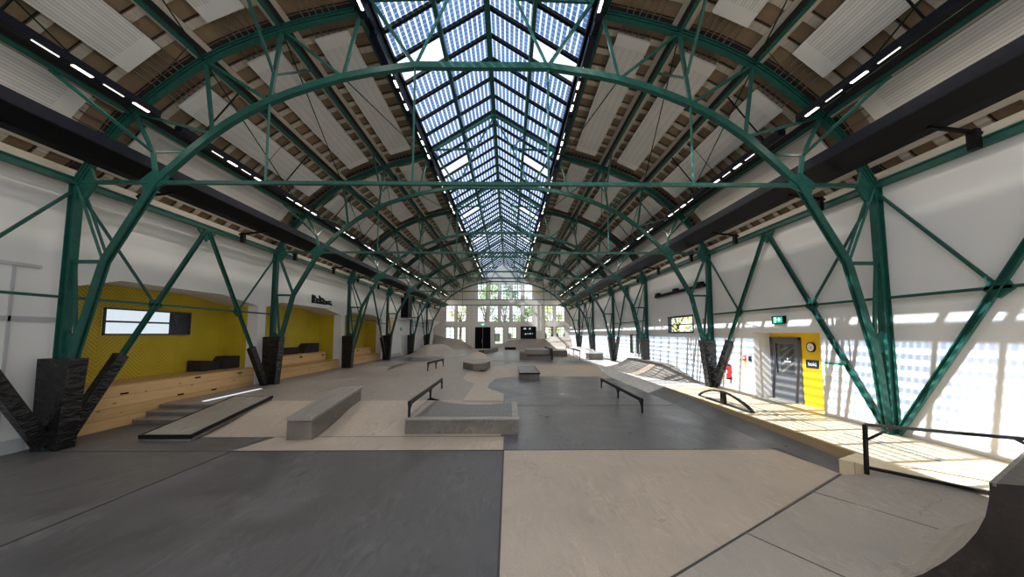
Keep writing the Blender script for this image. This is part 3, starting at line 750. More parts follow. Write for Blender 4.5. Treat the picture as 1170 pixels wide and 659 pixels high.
# ------------------------------------------------------------------ purlins and wall plates
PN = [(8.55, 7.72), (6.92, 9.16), (5.05, 10.02), (3.16, 10.5)]
pname = ['lowest', 'second lowest', 'third lowest', 'uppermost']
for s_ in (-1, 1):
    for k, (h, z) in enumerate(PN):
        b = MB(); x = XC + s_ * h
        t = math.atan2([1.15, .66, .36, .26][k], 1) * s_
        for (du, dz, ww, hh) in ((0, .07, .09, .02), (0, -.07, .09, .02), (0, 0, .025, .12)):
            cx, cz = x + dz * math.sin(t) * 1.0, z + dz * math.cos(t)
            b.bar((cx, Y0, cz), (cx, YEND, cz), ww, hh, (math.sin(t), 0, math.cos(t)))
        o = b.build('roof_purlin', M['green'])
        tag(o, '%s green roof purlin on the %s side of the roof' % (pname[k], SIDE[s_]), 'purlin', 'long green purlins under the roof')
    x = XC + s_ * 9.72
    o = MB().box(x - .07, x + .07, Y0, YEND, 5.9, 6.06).box(x - .1, x + .1, Y0, YEND, 6.03, 6.06).build('wall_plate', M['green'])
    tag(o, 'green wall plate beam along the top of the %s wall' % SIDE[s_], 'beam')
    # black service channel
    t = thing('service_channel', 'long black service channel hung along the top of the %s wall' % SIDE[s_], 'channel', (XC + s_ * 8.5, 20, 6.3))
    x = XC + s_ * 8.55
    b = MB().prism([(x - s_ * .38, Y0, 6.62), (x + s_ * .30, Y0, 6.32), (x + s_ * .30, Y0, 6.2), (x + s_ * .1, Y0, 6.24), (x - s_ * .38, Y0, 6.45)], (0, YEND - Y0 - .5, 0)); b.build('tray', M['black'], t)
    MB().box(x - s_ * .43, x - s_ * .38, Y0, YEND - .5, 6.42, 6.66).build('tray_edge', M['blue_black'], t)
    for k in range(15):
        y = 6.1 + 3.4 * k - (.2 if k % 2 else 0)
        if y > YEND - 1: break
        MB().bar((x + s_ * .05, y, 6.24), (XC + s_ * 9.6, y, 6.12), .06, .06, (0, 0, 1)).box(XC + s_ * 9.45 - .06, XC + s_ * 9.45 + .06, y - .07, y + .07, 5.8, 6.18).build('bracket', M['black'], t)

# ------------------------------------------------------------------ roof trusses
OUT = [(9.7, 5.95), (9.15, 6.95), (8.5, 7.76), (6.85, 9.12), (5.0, 9.96), (3.05, 10.48)]
INN = [(9.62, ZL), (9.42, 1.86), (8.9, 4.06), (7.83, 6.0), (6.56, 7.22), (5.22, 8.06), (3.44, 8.70), (1.66, 9.02)]
def make_truss():
    y = TY[0]
    root = thing('roof_truss', 'green riveted roof truss nearest the camera, with bare right column', 'truss', (XC, y, ZL))
    P = lambda s_, p: (XC + s_ * p[0], y, p[1])
    G = M['green']
    def strut(name, a, b_, w=.075, m=G, d=None): MB().bar(a, b_, w, d or w * .8).build(name, m, root)
    outs = smooth_pts(OUT, 5)
    for s_ in (-1, 1):
        # column: riveted I section
        x = XC + s_ * 9.72; c = MB()
        c.box(x - .09, x - .07, y - .085, y + .085, ZL, 6.05).box(x + .07, x + .09, y - .085, y + .085, ZL, 6.05).box(x - .07, x + .07, y - .02, y + .02, ZL, 6.05)
        c.m = 1; rv = c
        for k in range(14):
            for yy in (-.055, .055): rv.tube((x - s_ * .085, y + yy, .1 + k * .16), (x - s_ * .105, y + yy, .1 + k * .16), .013, 6)
        c.build('column', [G, M['green_light']], root)
        c = MB()
        for dy in (-.05, .05): [c.bar((XC + s_ * a[0], y + dy, a[1]), (XC + s_ * b_[0], y + dy, b_[1]), .15, .04) for a, b_ in zip(INN[:3], INN[1:4])]
        c.build('inner_leg', G, root)
        c = MB()
        for a, b_ in zip(outs, outs[1:]): c.bar(P(s_, a), P(s_, b_), .17, .035).bar(P(s_, a), P(s_, b_), .03, .13)
        for a, b_ in zip(outs, outs[1:]):
            d = (Vector((b_[0], b_[1])) - Vector((a[0], a[1]))).normalized(); nn = Vector((-d.y, d.x)) * .08
            for q in (-1, 1): c.bar(P(s_, (a[0] + q * nn.x, a[1] + q * nn.y)), P(s_, (b_[0] + q * nn.x, b_[1] + q * nn.y)), .025, .13)
        c.build('outer_arch', G, root)
        C0 = (9.72, 4.05)
        strut('strut', P(s_, C0), P(s_, (8.9, 4.05)), .08)
        for dy in (-.06, .06): MB().bar((XC + s_ * 9.62, y + dy, 5.85), (XC + s_ * 8.92, y + dy, 4.15), .05, .03).build('diagonal', M['green_light'], root)
        MB().bar(P(s_, (9.6, 4.0)), P(s_, (9.42, 2.2)), .07, .05).build('diagonal', G, root)
        MB().prism([(XC + s_ * 9.66, y - .02, 1.9), (XC + s_ * 9.4, y - .02, 1.9), (XC + s_ * 9.36, y - .02, 2.16), (XC + s_ * 9.6, y - .02, 2.42), (XC + s_ * 9.66, y - .02, 2.42)], (0, .04, 0)).build('gusset_plate', G, root)
        MB().prism([(XC + s_ * 9.9, y - .03, 5.6), (XC + s_ * 9.45, y - .03, 5.6), (XC + s_ * 9.25, y - .03, 5.95), (XC + s_ * 9.4, y - .03, 6.35), (XC + s_ * 9.75, y - .03, 6.2)], (0, .06, 0)).build('gusset_plate', G, root)
        MB().prism([(XC + s_ * 8.1, y - .03, 5.72), (XC + s_ * 7.6, y - .03, 5.95), (XC + s_ * 7.55, y - .03, 6.2), (XC + s_ * 7.9, y - .03, 6.3), (XC + s_ * 8.2, y - .03, 6.05)], (0, .06, 0)).build('gusset_plate', G, root)
        St = (7.97, 6.75)
        strut('web_strut', P(s_, OUT[2]), P(s_, St)); MB().bar(P(s_, St), P(s_, INN[3]), .09, .06).build('web_strut', M['green_light'], root)
        strut('web_strut', P(s_, OUT[2]), P(s_, INN[4]), .06); strut('web_strut', P(s_, OUT[3]), P(s_, INN[4]))
        strut('web_strut', P(s_, OUT[3]), P(s_, INN[5]), .07); strut('web_strut', P(s_, OUT[4]), P(s_, INN[5]), .085)
        strut('web_strut', P(s_, OUT[4]), P(s_, INN[6]), .06); strut('web_strut', P(s_, OUT[5]), P(s_, INN[6]))
        strut('web_strut', P(s_, (2.8, 10.75)), P(s_, INN[7]), .08); strut('web_strut', P(s_, (.85, 10.86)), P(s_, INN[7]), .06, M['green_light'])
        for q in (-1, 1):   # knee braces along the hall
            MB().bar(P(s_, St), (XC + s_ * 8.5, y + q * 1.55, 7.62), .06, .05).build('knee_brace', G, root)
            MB().bar(P(s_, (5.14, 8.75)), (XC + s_ * 5.03, y + q * 1.3, 9.92), .06, .05).build('knee_brace', G, root)
        for p in (INN[5], INN[7]): MB().tube(P(s_, p), P(s_, (p[0], 6.0)), .028, 6).build('hanger', M['green_light'], root)
        # lantern frame
        MB().bar(P(s_, (2.85, 10.74)), P(s_, (0, 12.52)), .13, .09).build('lantern_rafter', G, root)
        strut('lantern_strut', P(s_, (2.8, 10.78)), P(s_, (.85, 10.86)), .08)
        strut('lantern_strut', P(s_, (0, 12.4)), P(s_, (.85, 10.86)), .06); strut('lantern_strut', P(s_, (1.43, 11.6)), P(s_, (.85, 10.86)), .05)
    inn = [(-a, b_) for a, b_ in smooth_pts(INN[3:], 3)] + [(a, b_) for a, b_ in smooth_pts(INN[3:], 3)[::-1]]
    c = MB()
    for a, b_ in zip(inn, inn[1:]):
        c.bar((XC + a[0], y, a[1]), (XC + b_[0], y, b_[1]), .15, .13)
    c.build('inner_arch', G, root)
    MB().bar((XC - 9.65, y, 5.99), (XC + 9.65, y, 5.99), .09, .08, (0, 0, 1)).build('tie_beam', G, root)
    MB().prism([(XC - .16, y - .08, 12.36), (XC + .16, y - .08, 12.36), (XC + .1, y - .08, 12.58), (XC - .1, y - .08, 12.58)], (0, .16, 0)).build('ridge_plate', M['green_light'], root)
    return root
tr = make_truss(); tr['group'] = 'green roof trusses across the hall'
for k in range(1, 6):
    dup(tr, (XC, TY[k], ZL), '%s green roof truss from the camera, spanning the hall%s' % (ORD[k], ', last before the end wall' if k == 5 else ''))

# thin roof bracing rods between trusses
for s_ in (-1, 1):
    for k in range(-1, 5):
        ya = 8.1 + S * k; yb = ya + S
        for nm, a, b_ in (('upper', (5.0, 9.9), (6.85, 9.05)), ('lower', (3.44, 8.7), (3.1, 10.4)), ('outer', (6.85, 9.05), (8.5, 7.66))):
            o = MB().tube((XC + s_ * a[0], ya, a[1]), (XC + s_ * b_[0], yb, b_[1]), .016, 5).build('bracing_rod', M['dgreen'])
            tag(o, 'thin dark %s roof bracing rod in the %s bay on the %s side' % (nm, ORD[k + 1], SIDE[s_]), 'rod', 'thin rods crossing under the roof')

# ------------------------------------------------------------------ wall bracing
def make_brace(s_, k):
    ya = 8.1 + S * k; yb = ya + S; ym = (ya + yb) / 2; x = XC + s_ * 9.72
    z0 = .05 if s_ > 0 else ZU - .1
    if k <= 0: z0 = .05 if s_ > 0 else ZL + .05
    nm = {-1: 'in the bay beside the camera', 0: 'in the first full bay', 2: 'in the third bay', 4: 'in the far bay'}[k]
    root = thing('cross_bracing', 'green V shaped bracing on the %s wall %s' % (SIDE[s_], nm), 'bracing', (x, ym, z0), 'green V braces on the walls')
    m = M['green']
    for q, yy in ((-1, ya), (1, yb)):
        c = MB()
        a = Vector((x, yy - q * .12, z0)); b_ = Vector((x, ym + q * .06, 5.86))
        dv = (b_ - a).normalized(); nn = Vector((0, dv.z, -dv.y))
        c.bar(a, b_, .12, .025, (1, 0, 0))
        for w in (-1, 1): c.bar(a + nn * .055 * w - Vector((s_ * .03, 0, 0)), b_ + nn * .055 * w - Vector((s_ * .03, 0, 0)), .02, .07, (1, 0, 0))
        c.build('brace', m, root)
        t = (3.2 - z0) / (5.86 - z0); yn = (yy - q * .12) + ((ym + q * .06) - (yy - q * .12)) * t
        MB().bar((x, yy - q * .1, 5.7), (x, yn, 3.2), .06, .04, (1, 0, 0)).build('rod', m, root)
        MB().prism([(x - s_ * .03, yn - .2, 3.16), (x - s_ * .03, yn, 3.0), (x - s_ * .03, yn + .2, 3.16), (x - s_ * .03, yn + .12, 3.34), (x - s_ * .03, yn - .12, 3.34)], (s_ * .06, 0, 0)).build('gusset_plate', m, root)
    MB().prism([(x - .03, ym - .35, 5.86), (x - .03, ym, 5.5), (x - .03, ym + .35, 5.86)], (.06, 0, 0)).build('gusset_plate', m, root)
    MB().bar((x, ya + .12, 3.2), (x, yb - .12, 3.2), .06, .06, (0, 0, 1)).build('cross_bar', m, root)
for s_ in (-1, 1):
    for k in (-1, 0, 2, 4): make_brace(s_, k)

# black vinyl pads
def column_pad(s_, k, label):
    y = TY[k]; z0 = (ZL if k == 0 else ZU) if s_ < 0 else 0.0; z1 = z0 + 2.06
    if s_ < 0: a, b_, c, d = 10.0, 9.42, 9.28, 10.03
    else: a, b_, c, d = 10.0, 9.48, 9.24, 10.06
    a = min(a, 9.82) if s_ > 0 else a; d = min(d, 9.82) if s_ > 0 else d
    X = lambda h: XC + s_ * h
    hw = .18
    o = thing('vinyl_pad', label, 'pad', (X(9.6), y, z0), 'black vinyl pads round the columns')
    m = MB(); n = 7
    for i in range(n):
        t0, t1 = i / n, (i + 1) / n
        f = lambda t: [(X(a + (d - a) * t), y - hw, z0 + (z1 - z0) * t), (X(b_ + (c - b_) * t), y - hw, z0 + (z1 - z0) * t), (X(b_ + (c - b_) * t), y + hw, z0 + (z1 - z0) * t), (X(a + (d - a) * t), y + hw, z0 + (z1 - z0) * t)]
        m.hexa(f(t0) + f(t1))
    m = MB(); m.hexa([(X(a), y - hw, z0), (X(b_), y - hw, z0), (X(b_), y + hw, z0), (X(a), y + hw, z0), (X(d), y - hw, z1), (X(c), y - hw, z1), (X(c), y + hw, z1), (X(d), y + hw, z1)])
    r = m   # laced inner edge
    for i in range(12):
        t = (i + .5) / 12; r.box(X(b_ + (c - b_) * t) - .012, X(b_ + (c - b_) * t) + .012, y - hw - .012, y - hw + .05, z0 + (z1 - z0) * t - .05, z0 + (z1 - z0) * t + .03)
    m.build('cover', M['vinyl'], o, bevel=.02)
for k in range(6):
    column_pad(-1, k, 'black vinyl pad round the foot of the %s left column from the camera' % ORD[k])
    if k: column_pad(1, k, 'black vinyl pad round the foot of the %s right column from the camera' % ORD[k])
def brace_pad(s_, k, q, label):
    """pad on the leg of brace k nearest truss (q=-1: low y foot, 1: high y foot)"""
    ya = 8.1 + S * k; yb = ya + S; ym = (ya + yb) / 2; x = XC + s_ * 9.72
    z0 = .05 if s_ > 0 else (ZL + .05 if k <= 0 else ZU - .1)
    yy = ya if q < 0 else yb
    a = Vector((x, yy - q * .12, z0)); b_ = Vector((x, ym + q * .06, 5.86)); d = (b_ - a).normalized()
    p0 = a + d * .12; p1 = a + d * 2.3
    o = thing('vinyl_sleeve', label, 'pad', (x, yy - q * .5, z0 + .3), 'black vinyl sleeves on the wall braces')
    r = MB().bar(p0, p1, .26, .2, (1, 0, 0)); nn = Vector((0, d.z, -d.y)) * q
    for i in range(14):
        c = p0 + d * (.3 + i * .13); r.bar(c + nn * .07 - Vector((s_ * .103, 0, 0)), c - nn * .07 - Vector((s_ * .103, 0, 0)), .05, .02, (1, 0, 0))
    r.build('cover', M['vinyl'], o, bevel=.02)
brace_pad(-1, -1, 1, 'black padded sleeve on the brace leaning left of the nearest left column')
brace_pad(-1, 0, -1, 'black padded sleeve on the brace leaning right of the nearest left column')
brace_pad(-1, 0, 1, 'black padded sleeve on the brace leaning left of the second left column')
brace_pad(1, 0, 1, 'black padded sleeve on the brace leaning right of the second right column')
for k, nm in ((2, 'third bay'), (4, 'far bay')):
    for s_ in (-1, 1):
        brace_pad(s_, k, 1, 'black padded sleeve on the far brace leg of the %s, %s wall' % (nm, SIDE[s_]))

# ------------------------------------------------------------------ acoustic panels
PROW = [((9.65, 6.75), (8.75, 7.85)), ((8.2, 8.2), (7.2, 9.05)), ((6.45, 9.5), (5.35, 10.02)), ((4.65, 10.2), (3.55, 10.55))]
rowname = ['lowest', 'second', 'third', 'highest']
for s_ in (-1, 1):
    for r, (a, b_) in enumerate(PROW):
        a2 = Vector(a); b2_ = Vector(b_); c = (a2 + b2_) / 2; d = (b2_ - a2).normalized()
        root = None
        for k in range(-1, 6):
            yc = 8.1 + S * (k + .5)
            lab = 'white slotted acoustic panel, %s row of the %s roof slope, %s bay' % (rowname[r], SIDE[s_], ORD[k + 1] if k < 5 else 'last')
            loc = (XC + s_ * c.x, yc, c.y)
            if root is None:
                root = thing('acoustic_panel', lab, 'acoustic panel', loc, 'white acoustic panels under the roof')
                hwp = .6 if r == 0 else .46
                sl = MB().box(-hwp, hwp, -2.95, 2.95, -.025, .025).build('panel', M['acoustic'], base=(0, 0, 0))
                sl.parent = root; sl.location = (0, 0, 0)
                sl.rotation_euler = (0, -math.atan2(d.y, d.x * s_) if s_ > 0 else math.pi - math.atan2(d.y, -d.x) if False else 0, 0)
                ang = math.atan2(d.y, d.x * s_)      # direction along panel width in xz
                if abs(ang) > math.pi / 2: ang -= math.copysign(math.pi, ang)
                sl.rotation_euler = (0, -ang, 0)
                for q in range(6):
                    u = (-.5 + q * .2) * hwp * 1.8
                    rl = MB().box(-.012, .012, -3.55, 3.55, -.012, .012)  .build('support_rail', M['side'], base=(0, 0, 0))
                    rl.parent = root; rl.location = (math.cos(ang) * u, 0, math.sin(ang) * u + .06)
            else: dup(root, loc, lab)

# ------------------------------------------------------------------ linear LED lights
def make_light(loc, s_, upper, label):
    root = thing('linear_light', label, 'light', loc, 'black linear LED lights on the roof purlins')
    x, y, z = loc
    MB().box(x - .1, x + .1, y - 1.6, y + 1.6, z, z + .13).box(x - .05, x + .05, y - 1.65, y + 1.65, z + .13, z + .2).build('housing', M['blue_black'], root)
    for j_, (o_, l_, w_, m) in enumerate([(-.45, .38, .022, 'lamp_thin'), (.1, .32, .065, 'lamp_bright'), (.65, .38, .022, 'lamp_thin'), (1.2, .32, .065, 'lamp_bright')]):
        MB().box(x - w_ / 2 - s_ * .05, x + w_ / 2 - s_ * .05, y + o_ - l_ / 2, y + o_ + l_ / 2, z - .012, z).build('lens', M[m], root)
    if not upper:
        for yy in (-1.0, 1.2): MB().tube((x, y + yy, z + .18), (XC + s_ * 6.95, y + yy, 9.1), .022 if yy < 0 else .008, 6).build('suspension_rod', M['black'], root)
    else:
        for yy in (-1.0, 1.2): MB().tube((x, y + yy, z + .18), (x + s_ * .19, y + yy, z + .24), .02, 6).build('suspension_rod', M['black'], root)
    return root
for s_ in (-1, 1):
    for upper, x, z in ((False, XC + s_ * 7.95, 7.62), (True, XC + s_ * 2.95, 10.26)):
        root = None
        for k in range(-1, 6):
            for hlf in (0, 1):
                y = 8.1 + S * k + (2.15 if hlf == 0 else 5.5)
                if y > YEND - 2: continue
                lab = 'black linear LED light, %s, %s side, %s half of %s bay' % ('lantern edge' if upper else 'lower purlin', SIDE[s_], ('near', 'far')[hlf], ORD[k + 1] if k < 5 else 'last')
                if root is None: root = make_light((x, y, z), s_, upper, lab)
                else: dup(root, (x, y, z), lab)

# ------------------------------------------------------------------ skate obstacles
# steps with flat hubba beside them
st = thing('concrete_steps', 'three low concrete steps beside the pine bench', 'steps', (-10, 10.6, ZL))
for k in range(3):
    y = 10.25 + k * .38; z1 = ZL + .143 * (k + 1)
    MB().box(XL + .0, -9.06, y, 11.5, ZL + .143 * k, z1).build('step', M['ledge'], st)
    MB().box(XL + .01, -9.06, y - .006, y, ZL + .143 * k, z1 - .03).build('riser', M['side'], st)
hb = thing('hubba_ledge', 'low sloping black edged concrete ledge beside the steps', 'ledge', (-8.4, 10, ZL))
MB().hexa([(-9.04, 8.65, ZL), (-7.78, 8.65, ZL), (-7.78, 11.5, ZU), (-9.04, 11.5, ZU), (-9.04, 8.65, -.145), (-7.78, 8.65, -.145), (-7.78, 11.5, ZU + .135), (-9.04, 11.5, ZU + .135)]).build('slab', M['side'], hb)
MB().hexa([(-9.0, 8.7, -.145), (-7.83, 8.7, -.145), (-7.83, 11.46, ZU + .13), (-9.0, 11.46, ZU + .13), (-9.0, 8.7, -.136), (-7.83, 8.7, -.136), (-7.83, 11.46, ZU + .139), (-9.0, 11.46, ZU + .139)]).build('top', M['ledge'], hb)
e = MB()
e.bar((-7.78, 8.65, -.16), (-7.78, 11.5, ZU + .12), .05, .08, (0, 0, 1)).bar((-9.04, 8.65, -.17), (-7.76, 8.65, -.17), .05, .1, (0, 0, 1)).bar((-9.04, 8.65, -.16), (-9.04, 11.5, ZU + .12), .04, .06, (0, 0, 1)).bar((-9.04, 11.5, ZU + .11), (-7.76, 11.5, ZU + .11), .04, .06, (0, 0, 1))
e.build('steel_edge', M['rail'], hb)
o = MB().box(-9.98, -9.84, 11.4, 13.95, ZU + .001, ZU + .012).build('sun_streak_strip', M['strip']); tag(o, 'bright white painted sun streak on the floor behind the steps', 'sun streak')  # glowing strip laid on the floor as a painted streak of sun
# long grind ledge on the bank
lg = thing('grind_ledge', 'long rough concrete grind ledge standing on the tan bank', 'ledge', (-5.0, 10, ZL))
def ob(m, p):
    return m.hexa(p)
zt_ = .26
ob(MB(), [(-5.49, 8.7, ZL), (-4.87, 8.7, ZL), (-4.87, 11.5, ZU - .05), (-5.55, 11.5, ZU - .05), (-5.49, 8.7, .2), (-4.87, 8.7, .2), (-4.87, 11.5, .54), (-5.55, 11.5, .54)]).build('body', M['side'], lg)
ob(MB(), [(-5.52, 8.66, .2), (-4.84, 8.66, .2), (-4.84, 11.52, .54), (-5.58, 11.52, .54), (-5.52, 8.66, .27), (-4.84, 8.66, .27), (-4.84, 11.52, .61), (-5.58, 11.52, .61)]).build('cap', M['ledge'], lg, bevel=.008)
MB().bar((-4.86, 8.66, .265), (-4.86, 11.52, .605), .05, .02, (0, 0, 1)).bar((-5.32, 8.66, .272), (-5.36, 11.52, .612), .03, .006, (0, 0, 1)).build('steel_edge', M['steel'], lg)
# fun box with rail
fb = thing('fun_box', 'wide low concrete box with tiled top in the middle of the hall', 'box', (-1.2, 10, ZL))
MB().box(-2.7, .26, 9.12, 11.5, ZL, .1).build('body', M['side'], fb)
back = [(-2.7, 12.0), (-2.45, 11.75), (-2.1, 11.4), (-1.7, 11.1), (-1.2, 10.95), (-.6, 11.0), (.26, 11.3)]
MB().prism([(-2.7, 9.08, .1), (.28, 9.08, .1)] + [(x, y, .1) for x, y in back[::-1]], (0, 0, .05)).build('coping_frame', M['ledge'], fb)
inner = [(-2.38, 11.5), (-2.0, 11.15), (-1.6, 10.9), (-1.15, 10.76), (-.6, 10.82), (.1, 11.1)]
MB().prism([(-2.5, 9.3, .15), (.1, 9.3, .15)] + [(x, y, .15) for x, y in inner[::-1]], (0, 0, .006)).build('tiled_top', M['tile'], fb)
MB().bar((-2.7, 9.09, .147), (.28, 9.09, .147), .04, .012, (0, 0, 1)).build('steel_edge', M['steel'], fb)
def kinked_rail(name, label, p, q, h, posts, m=M['rail'], w=.075, arch=True, group=None):
    """flat bar rail: p,q ground points; posts = fractions"""
    p = Vector(p); q = Vector(q); d = q - p; u = Vector((0, 0, h))
    r = thing(name, label, 'rail', tuple((p + q) / 2), group)
    MB().bar(p + u, q + u, .06, .11, (0, 0, 1)).build('top_rail', m, r)
    for t in posts:
        b = p + d * t
        MB().bar(b, b + u, .055, .055, (0, 1, 0)).build('post', m, r)
    if arch:
        L_ = d.length; un = d.normalized()
        for t in posts:
            b = p + d * t
            for sg_ in (-1, 1):
                e_ = b + un * sg_ * .35
                if -.01 <= (e_ - p).dot(un) <= L_ + .01:
                    MB().ptube([b + u * .3, b + un * sg_ * .12 + u * .68, e_ + u * .97], .022, 6).build('curved_stay', m, r)
    return r
kinked_rail('grind_rail', 'black flat bar grind rail along the left edge of the tiled box', (-2.63, 9.2, .15), (-2.68, 14.0, .15), .36, (.01, .55, .99))
kinked_rail('grind_rail', 'black flat bar grind rail standing alone on the grey floor', (4.45, 11.47, ZL), (4.5, 16.75, ZL), .42, (.01, .5, .99))
kinked_rail('grind_rail', 'small black arched grind rail far left of the hexagonal block', (-4.75, 20.3, ZU), (-4.4, 23.3, ZU), .46, (.01, .5, .99))
kinked_rail('grind_rail', 'black handrail running down beside the far sunlit floor', (5.95, 28.6, ZU), (6.3, 37.5, ZU), .75, (.01, .4, .75, .99), arch=False)
# arc rail on deck
ar = thing('arc_rail', 'black curved arc rail lying on the timber deck', 'rail', (7.2, 11.6, 0))
pts = [(7.22 - .02 * math.sin(math.pi * t), 13.05 - 2.85 * t, .04 + .36 * math.sin(math.pi * t) ** .8) for t in [i / 14 for i in range(15)]]
MB().path(pts, .05, .09, (1, 0, 0)).build('arc_bar', M['rail'], ar)
MB().bar((7.22, 13.05, .025), (7.22, 10.2, .025), .12, .03, (0, 0, 1)).build('base_bar', M['rail'], ar)
MB().box(7.15, 7.25, 11.45, 11.65, .03, .38).build('post', M['rail'], ar)
# ledge boxes further back
b2o = thing('manual_pad', 'long low concrete ledge with black edged top in front of the rear bank', 'ledge', (1.2, 22, ZL))
MB().box(.66, 1.76, 19.6, 25, ZL, .06).build('body', M['side'], b2o); MB().box(.64, 1.78, 19.58, 25.02, .06, .13).build('top', M['grey'], b2o)
MB().box(.62, 1.8, 19.54, 19.6, .05, .135).box(1.74, 1.8, 19.6, 25.02, .05, .135).build('steel_edge', M['rail'], b2o)
hxp = [(-2.87, 21.75), (-2.07, 20.47), (-1.45, 21.0), (-1.2, 22.7), (-1.75, 24.4), (-2.6, 24.2)]
hx = thing('hexagonal_block', 'low hexagonal concrete block left of the middle of the hall', 'block', (-2.1, 22.3, ZU))
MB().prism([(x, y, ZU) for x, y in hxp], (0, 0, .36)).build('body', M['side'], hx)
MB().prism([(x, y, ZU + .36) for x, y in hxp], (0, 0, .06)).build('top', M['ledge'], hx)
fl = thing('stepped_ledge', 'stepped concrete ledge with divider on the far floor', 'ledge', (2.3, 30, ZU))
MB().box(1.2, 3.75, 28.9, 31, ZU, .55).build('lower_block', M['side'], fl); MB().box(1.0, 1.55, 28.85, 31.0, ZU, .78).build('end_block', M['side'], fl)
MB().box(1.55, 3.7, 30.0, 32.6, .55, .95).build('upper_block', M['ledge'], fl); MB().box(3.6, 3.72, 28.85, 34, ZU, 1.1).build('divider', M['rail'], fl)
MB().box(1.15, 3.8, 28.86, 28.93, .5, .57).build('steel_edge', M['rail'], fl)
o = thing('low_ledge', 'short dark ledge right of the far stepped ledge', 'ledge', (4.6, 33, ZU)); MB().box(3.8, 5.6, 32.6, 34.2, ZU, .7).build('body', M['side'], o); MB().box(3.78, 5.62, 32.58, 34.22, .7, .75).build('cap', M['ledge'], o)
o = MB().prism([(-3.2, 37, ZU), (-2.6, 36.6, ZU), (-2.0, 38.6, ZU), (-1.3, 43, ZU), (-1.7, 43.4, ZU), (-2.4, 40, ZU)], (0, 0, .42)).build('curved_curb', M['side']); tag(o, 'dark curved concrete curb near the black end door', 'curb')
o = MB().box(-.5, 1.0, 46.5, 47.3, ZU, .5).build('bench_block', M['block']); tag(o, 'short dark concrete block on the floor before the end windows', 'block')
o = MB().raw([(-9.9, 19.8, ZU), (-7.3, 20.6, ZU), (-7.4, 25.2, ZU), (-9.6, 25.4, ZU), (-9.3, 21.6, ZU + .2), (-7.25, 21.4, ZU + .2), (-7.35, 24.9, ZU + .2), (-9.2, 24.9, ZU + .2)], [(0, 1, 5, 4), (1, 2, 6, 5), (2, 3, 7, 6), (3, 0, 4, 7), (4, 5, 6, 7)]).build('kicker_ramp', M['ledge']); tag(o, 'low sloped concrete kicker before the third left column', 'ramp')
# mounded dome on the far left and pyramid in the middle
def mound(cx, cy, rx, ry, h, label, m='tan2', n=28, flat_=.25):
    rows = []
    for i in range(8):
        t = i / 7; r = 1 - t * (1 - flat_)
        rows.append([(cx + rx * r * math.cos(2 * math.pi * k / n), cy + ry * r * math.sin(2 * math.pi * k / n), ZU - .01 + h * (.5 - .5 * math.cos(math.pi * t))) for k in range(n + 1)])
    b = MB().grid(rows); b.face(rows[-1][:-1])
    tag(b.build('concrete_mound', M[m], smooth=True), label, 'mound')
mound(-8.2, 38.5, 2.7, 6.5, 1.0, 'rounded concrete mound on the far left of the hall')
mound(-2.9, 31.5, 1.5, 3.0, .5, 'small tan pyramid mound behind the hexagonal block', 'tan', 5, .2)
# banks against the end wall
def bank(pts, label, m='tan2'):
    b = MB()
    n = len(pts)
    rows = [[(x, YEND - 3.2, ZU) for x, z in pts], [(x, YEND - 1.6, ZU + (z - ZU) * .22) for x, z in pts], [(x, YEND - .7, ZU + (z - ZU) * .6) for x, z in pts], [(x, YEND - .15, z) for x, z in pts], [(x, YEND - .01, z) for x, z in pts]]
    tag(b.grid(rows).build('quarter_pipe', M[m], smooth=True), label, 'quarter pipe')
bank([(-10.8, 2.2), (-9.7, 1.85), (-7.0, 1.45), (-6.3, 1.0), (-5.1, .2)], 'concrete quarter pipe against the end wall left of the black door')
bank([(-2.5, .2), (-.6, .9), (0, 1.3), (1.6, 1.48), (4.3, 1.5), (5.8, 1.62), (6.0, 1.9), (9.1, 1.95)], 'long concrete quarter pipe against the end wall right of the black door')
# right hip along the wall
rows = []
prof = [0, .03, .1, .22, .38, .62]
for y, xb, xt, hh in ((24.6, 6.95, 8.55, .62), (22.5, 6.95, 8.6, .66), (20.6, 7.05, 8.58, .66), (19.2, 7.3, 8.55, .66)):
    rows.append([(xb + (xt - xb) * t, y - .25 * t * 0, -.005 + hh * t ** 1.7) for t in (0, .2, .4, .6, .8, 1)] + [(9.13, y, hh)])
b = MB().grid(rows)
b.face([(7.3, 19.2, -.005), (7.3 + 1.25 * .5, 19.2, .66 * .3), (8.55, 19.2, .66), (8.0, 17.3, -.005)])
b.face([(8.0, 17.3, -.005), (8.55, 19.2, .66), (9.0, 18.7, .62), (9.05, 16.3, -.005)])
b.face([(8.55, 19.2, .66), (9.13, 19.2, .66), (9.0, 18.7, .62)]); b.face([(9.0, 18.7, .62), (9.13, 19.2, .66), (9.13, 16.3, -.005), (9.05, 16.3, -.005)])
o = b.build('concrete_hip', M['side']); tag(o, 'sunlit concrete hip ramp with grid shadows against the right wall', 'ramp')  # darker concrete stands in for shadow on the slopes
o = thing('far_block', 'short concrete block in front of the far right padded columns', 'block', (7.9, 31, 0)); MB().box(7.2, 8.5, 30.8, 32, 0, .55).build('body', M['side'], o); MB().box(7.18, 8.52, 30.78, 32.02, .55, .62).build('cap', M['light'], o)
o = MB().raw([(6.9, 34, 0), (8.9, 34, 0), (8.9, 44, 0), (6.9, 44, 0), (7.6, 36, .7), (8.9, 36, .7), (8.9, 43, .7), (7.6, 43, .7)], [(0, 1, 5, 4), (1, 2, 6, 5), (2, 3, 7, 6), (3, 0, 4, 7), (4, 5, 6, 7)]).build('kicker_ramp', M['light']); tag(o, 'sunlit concrete ramp along the far end of the right wall', 'ramp')
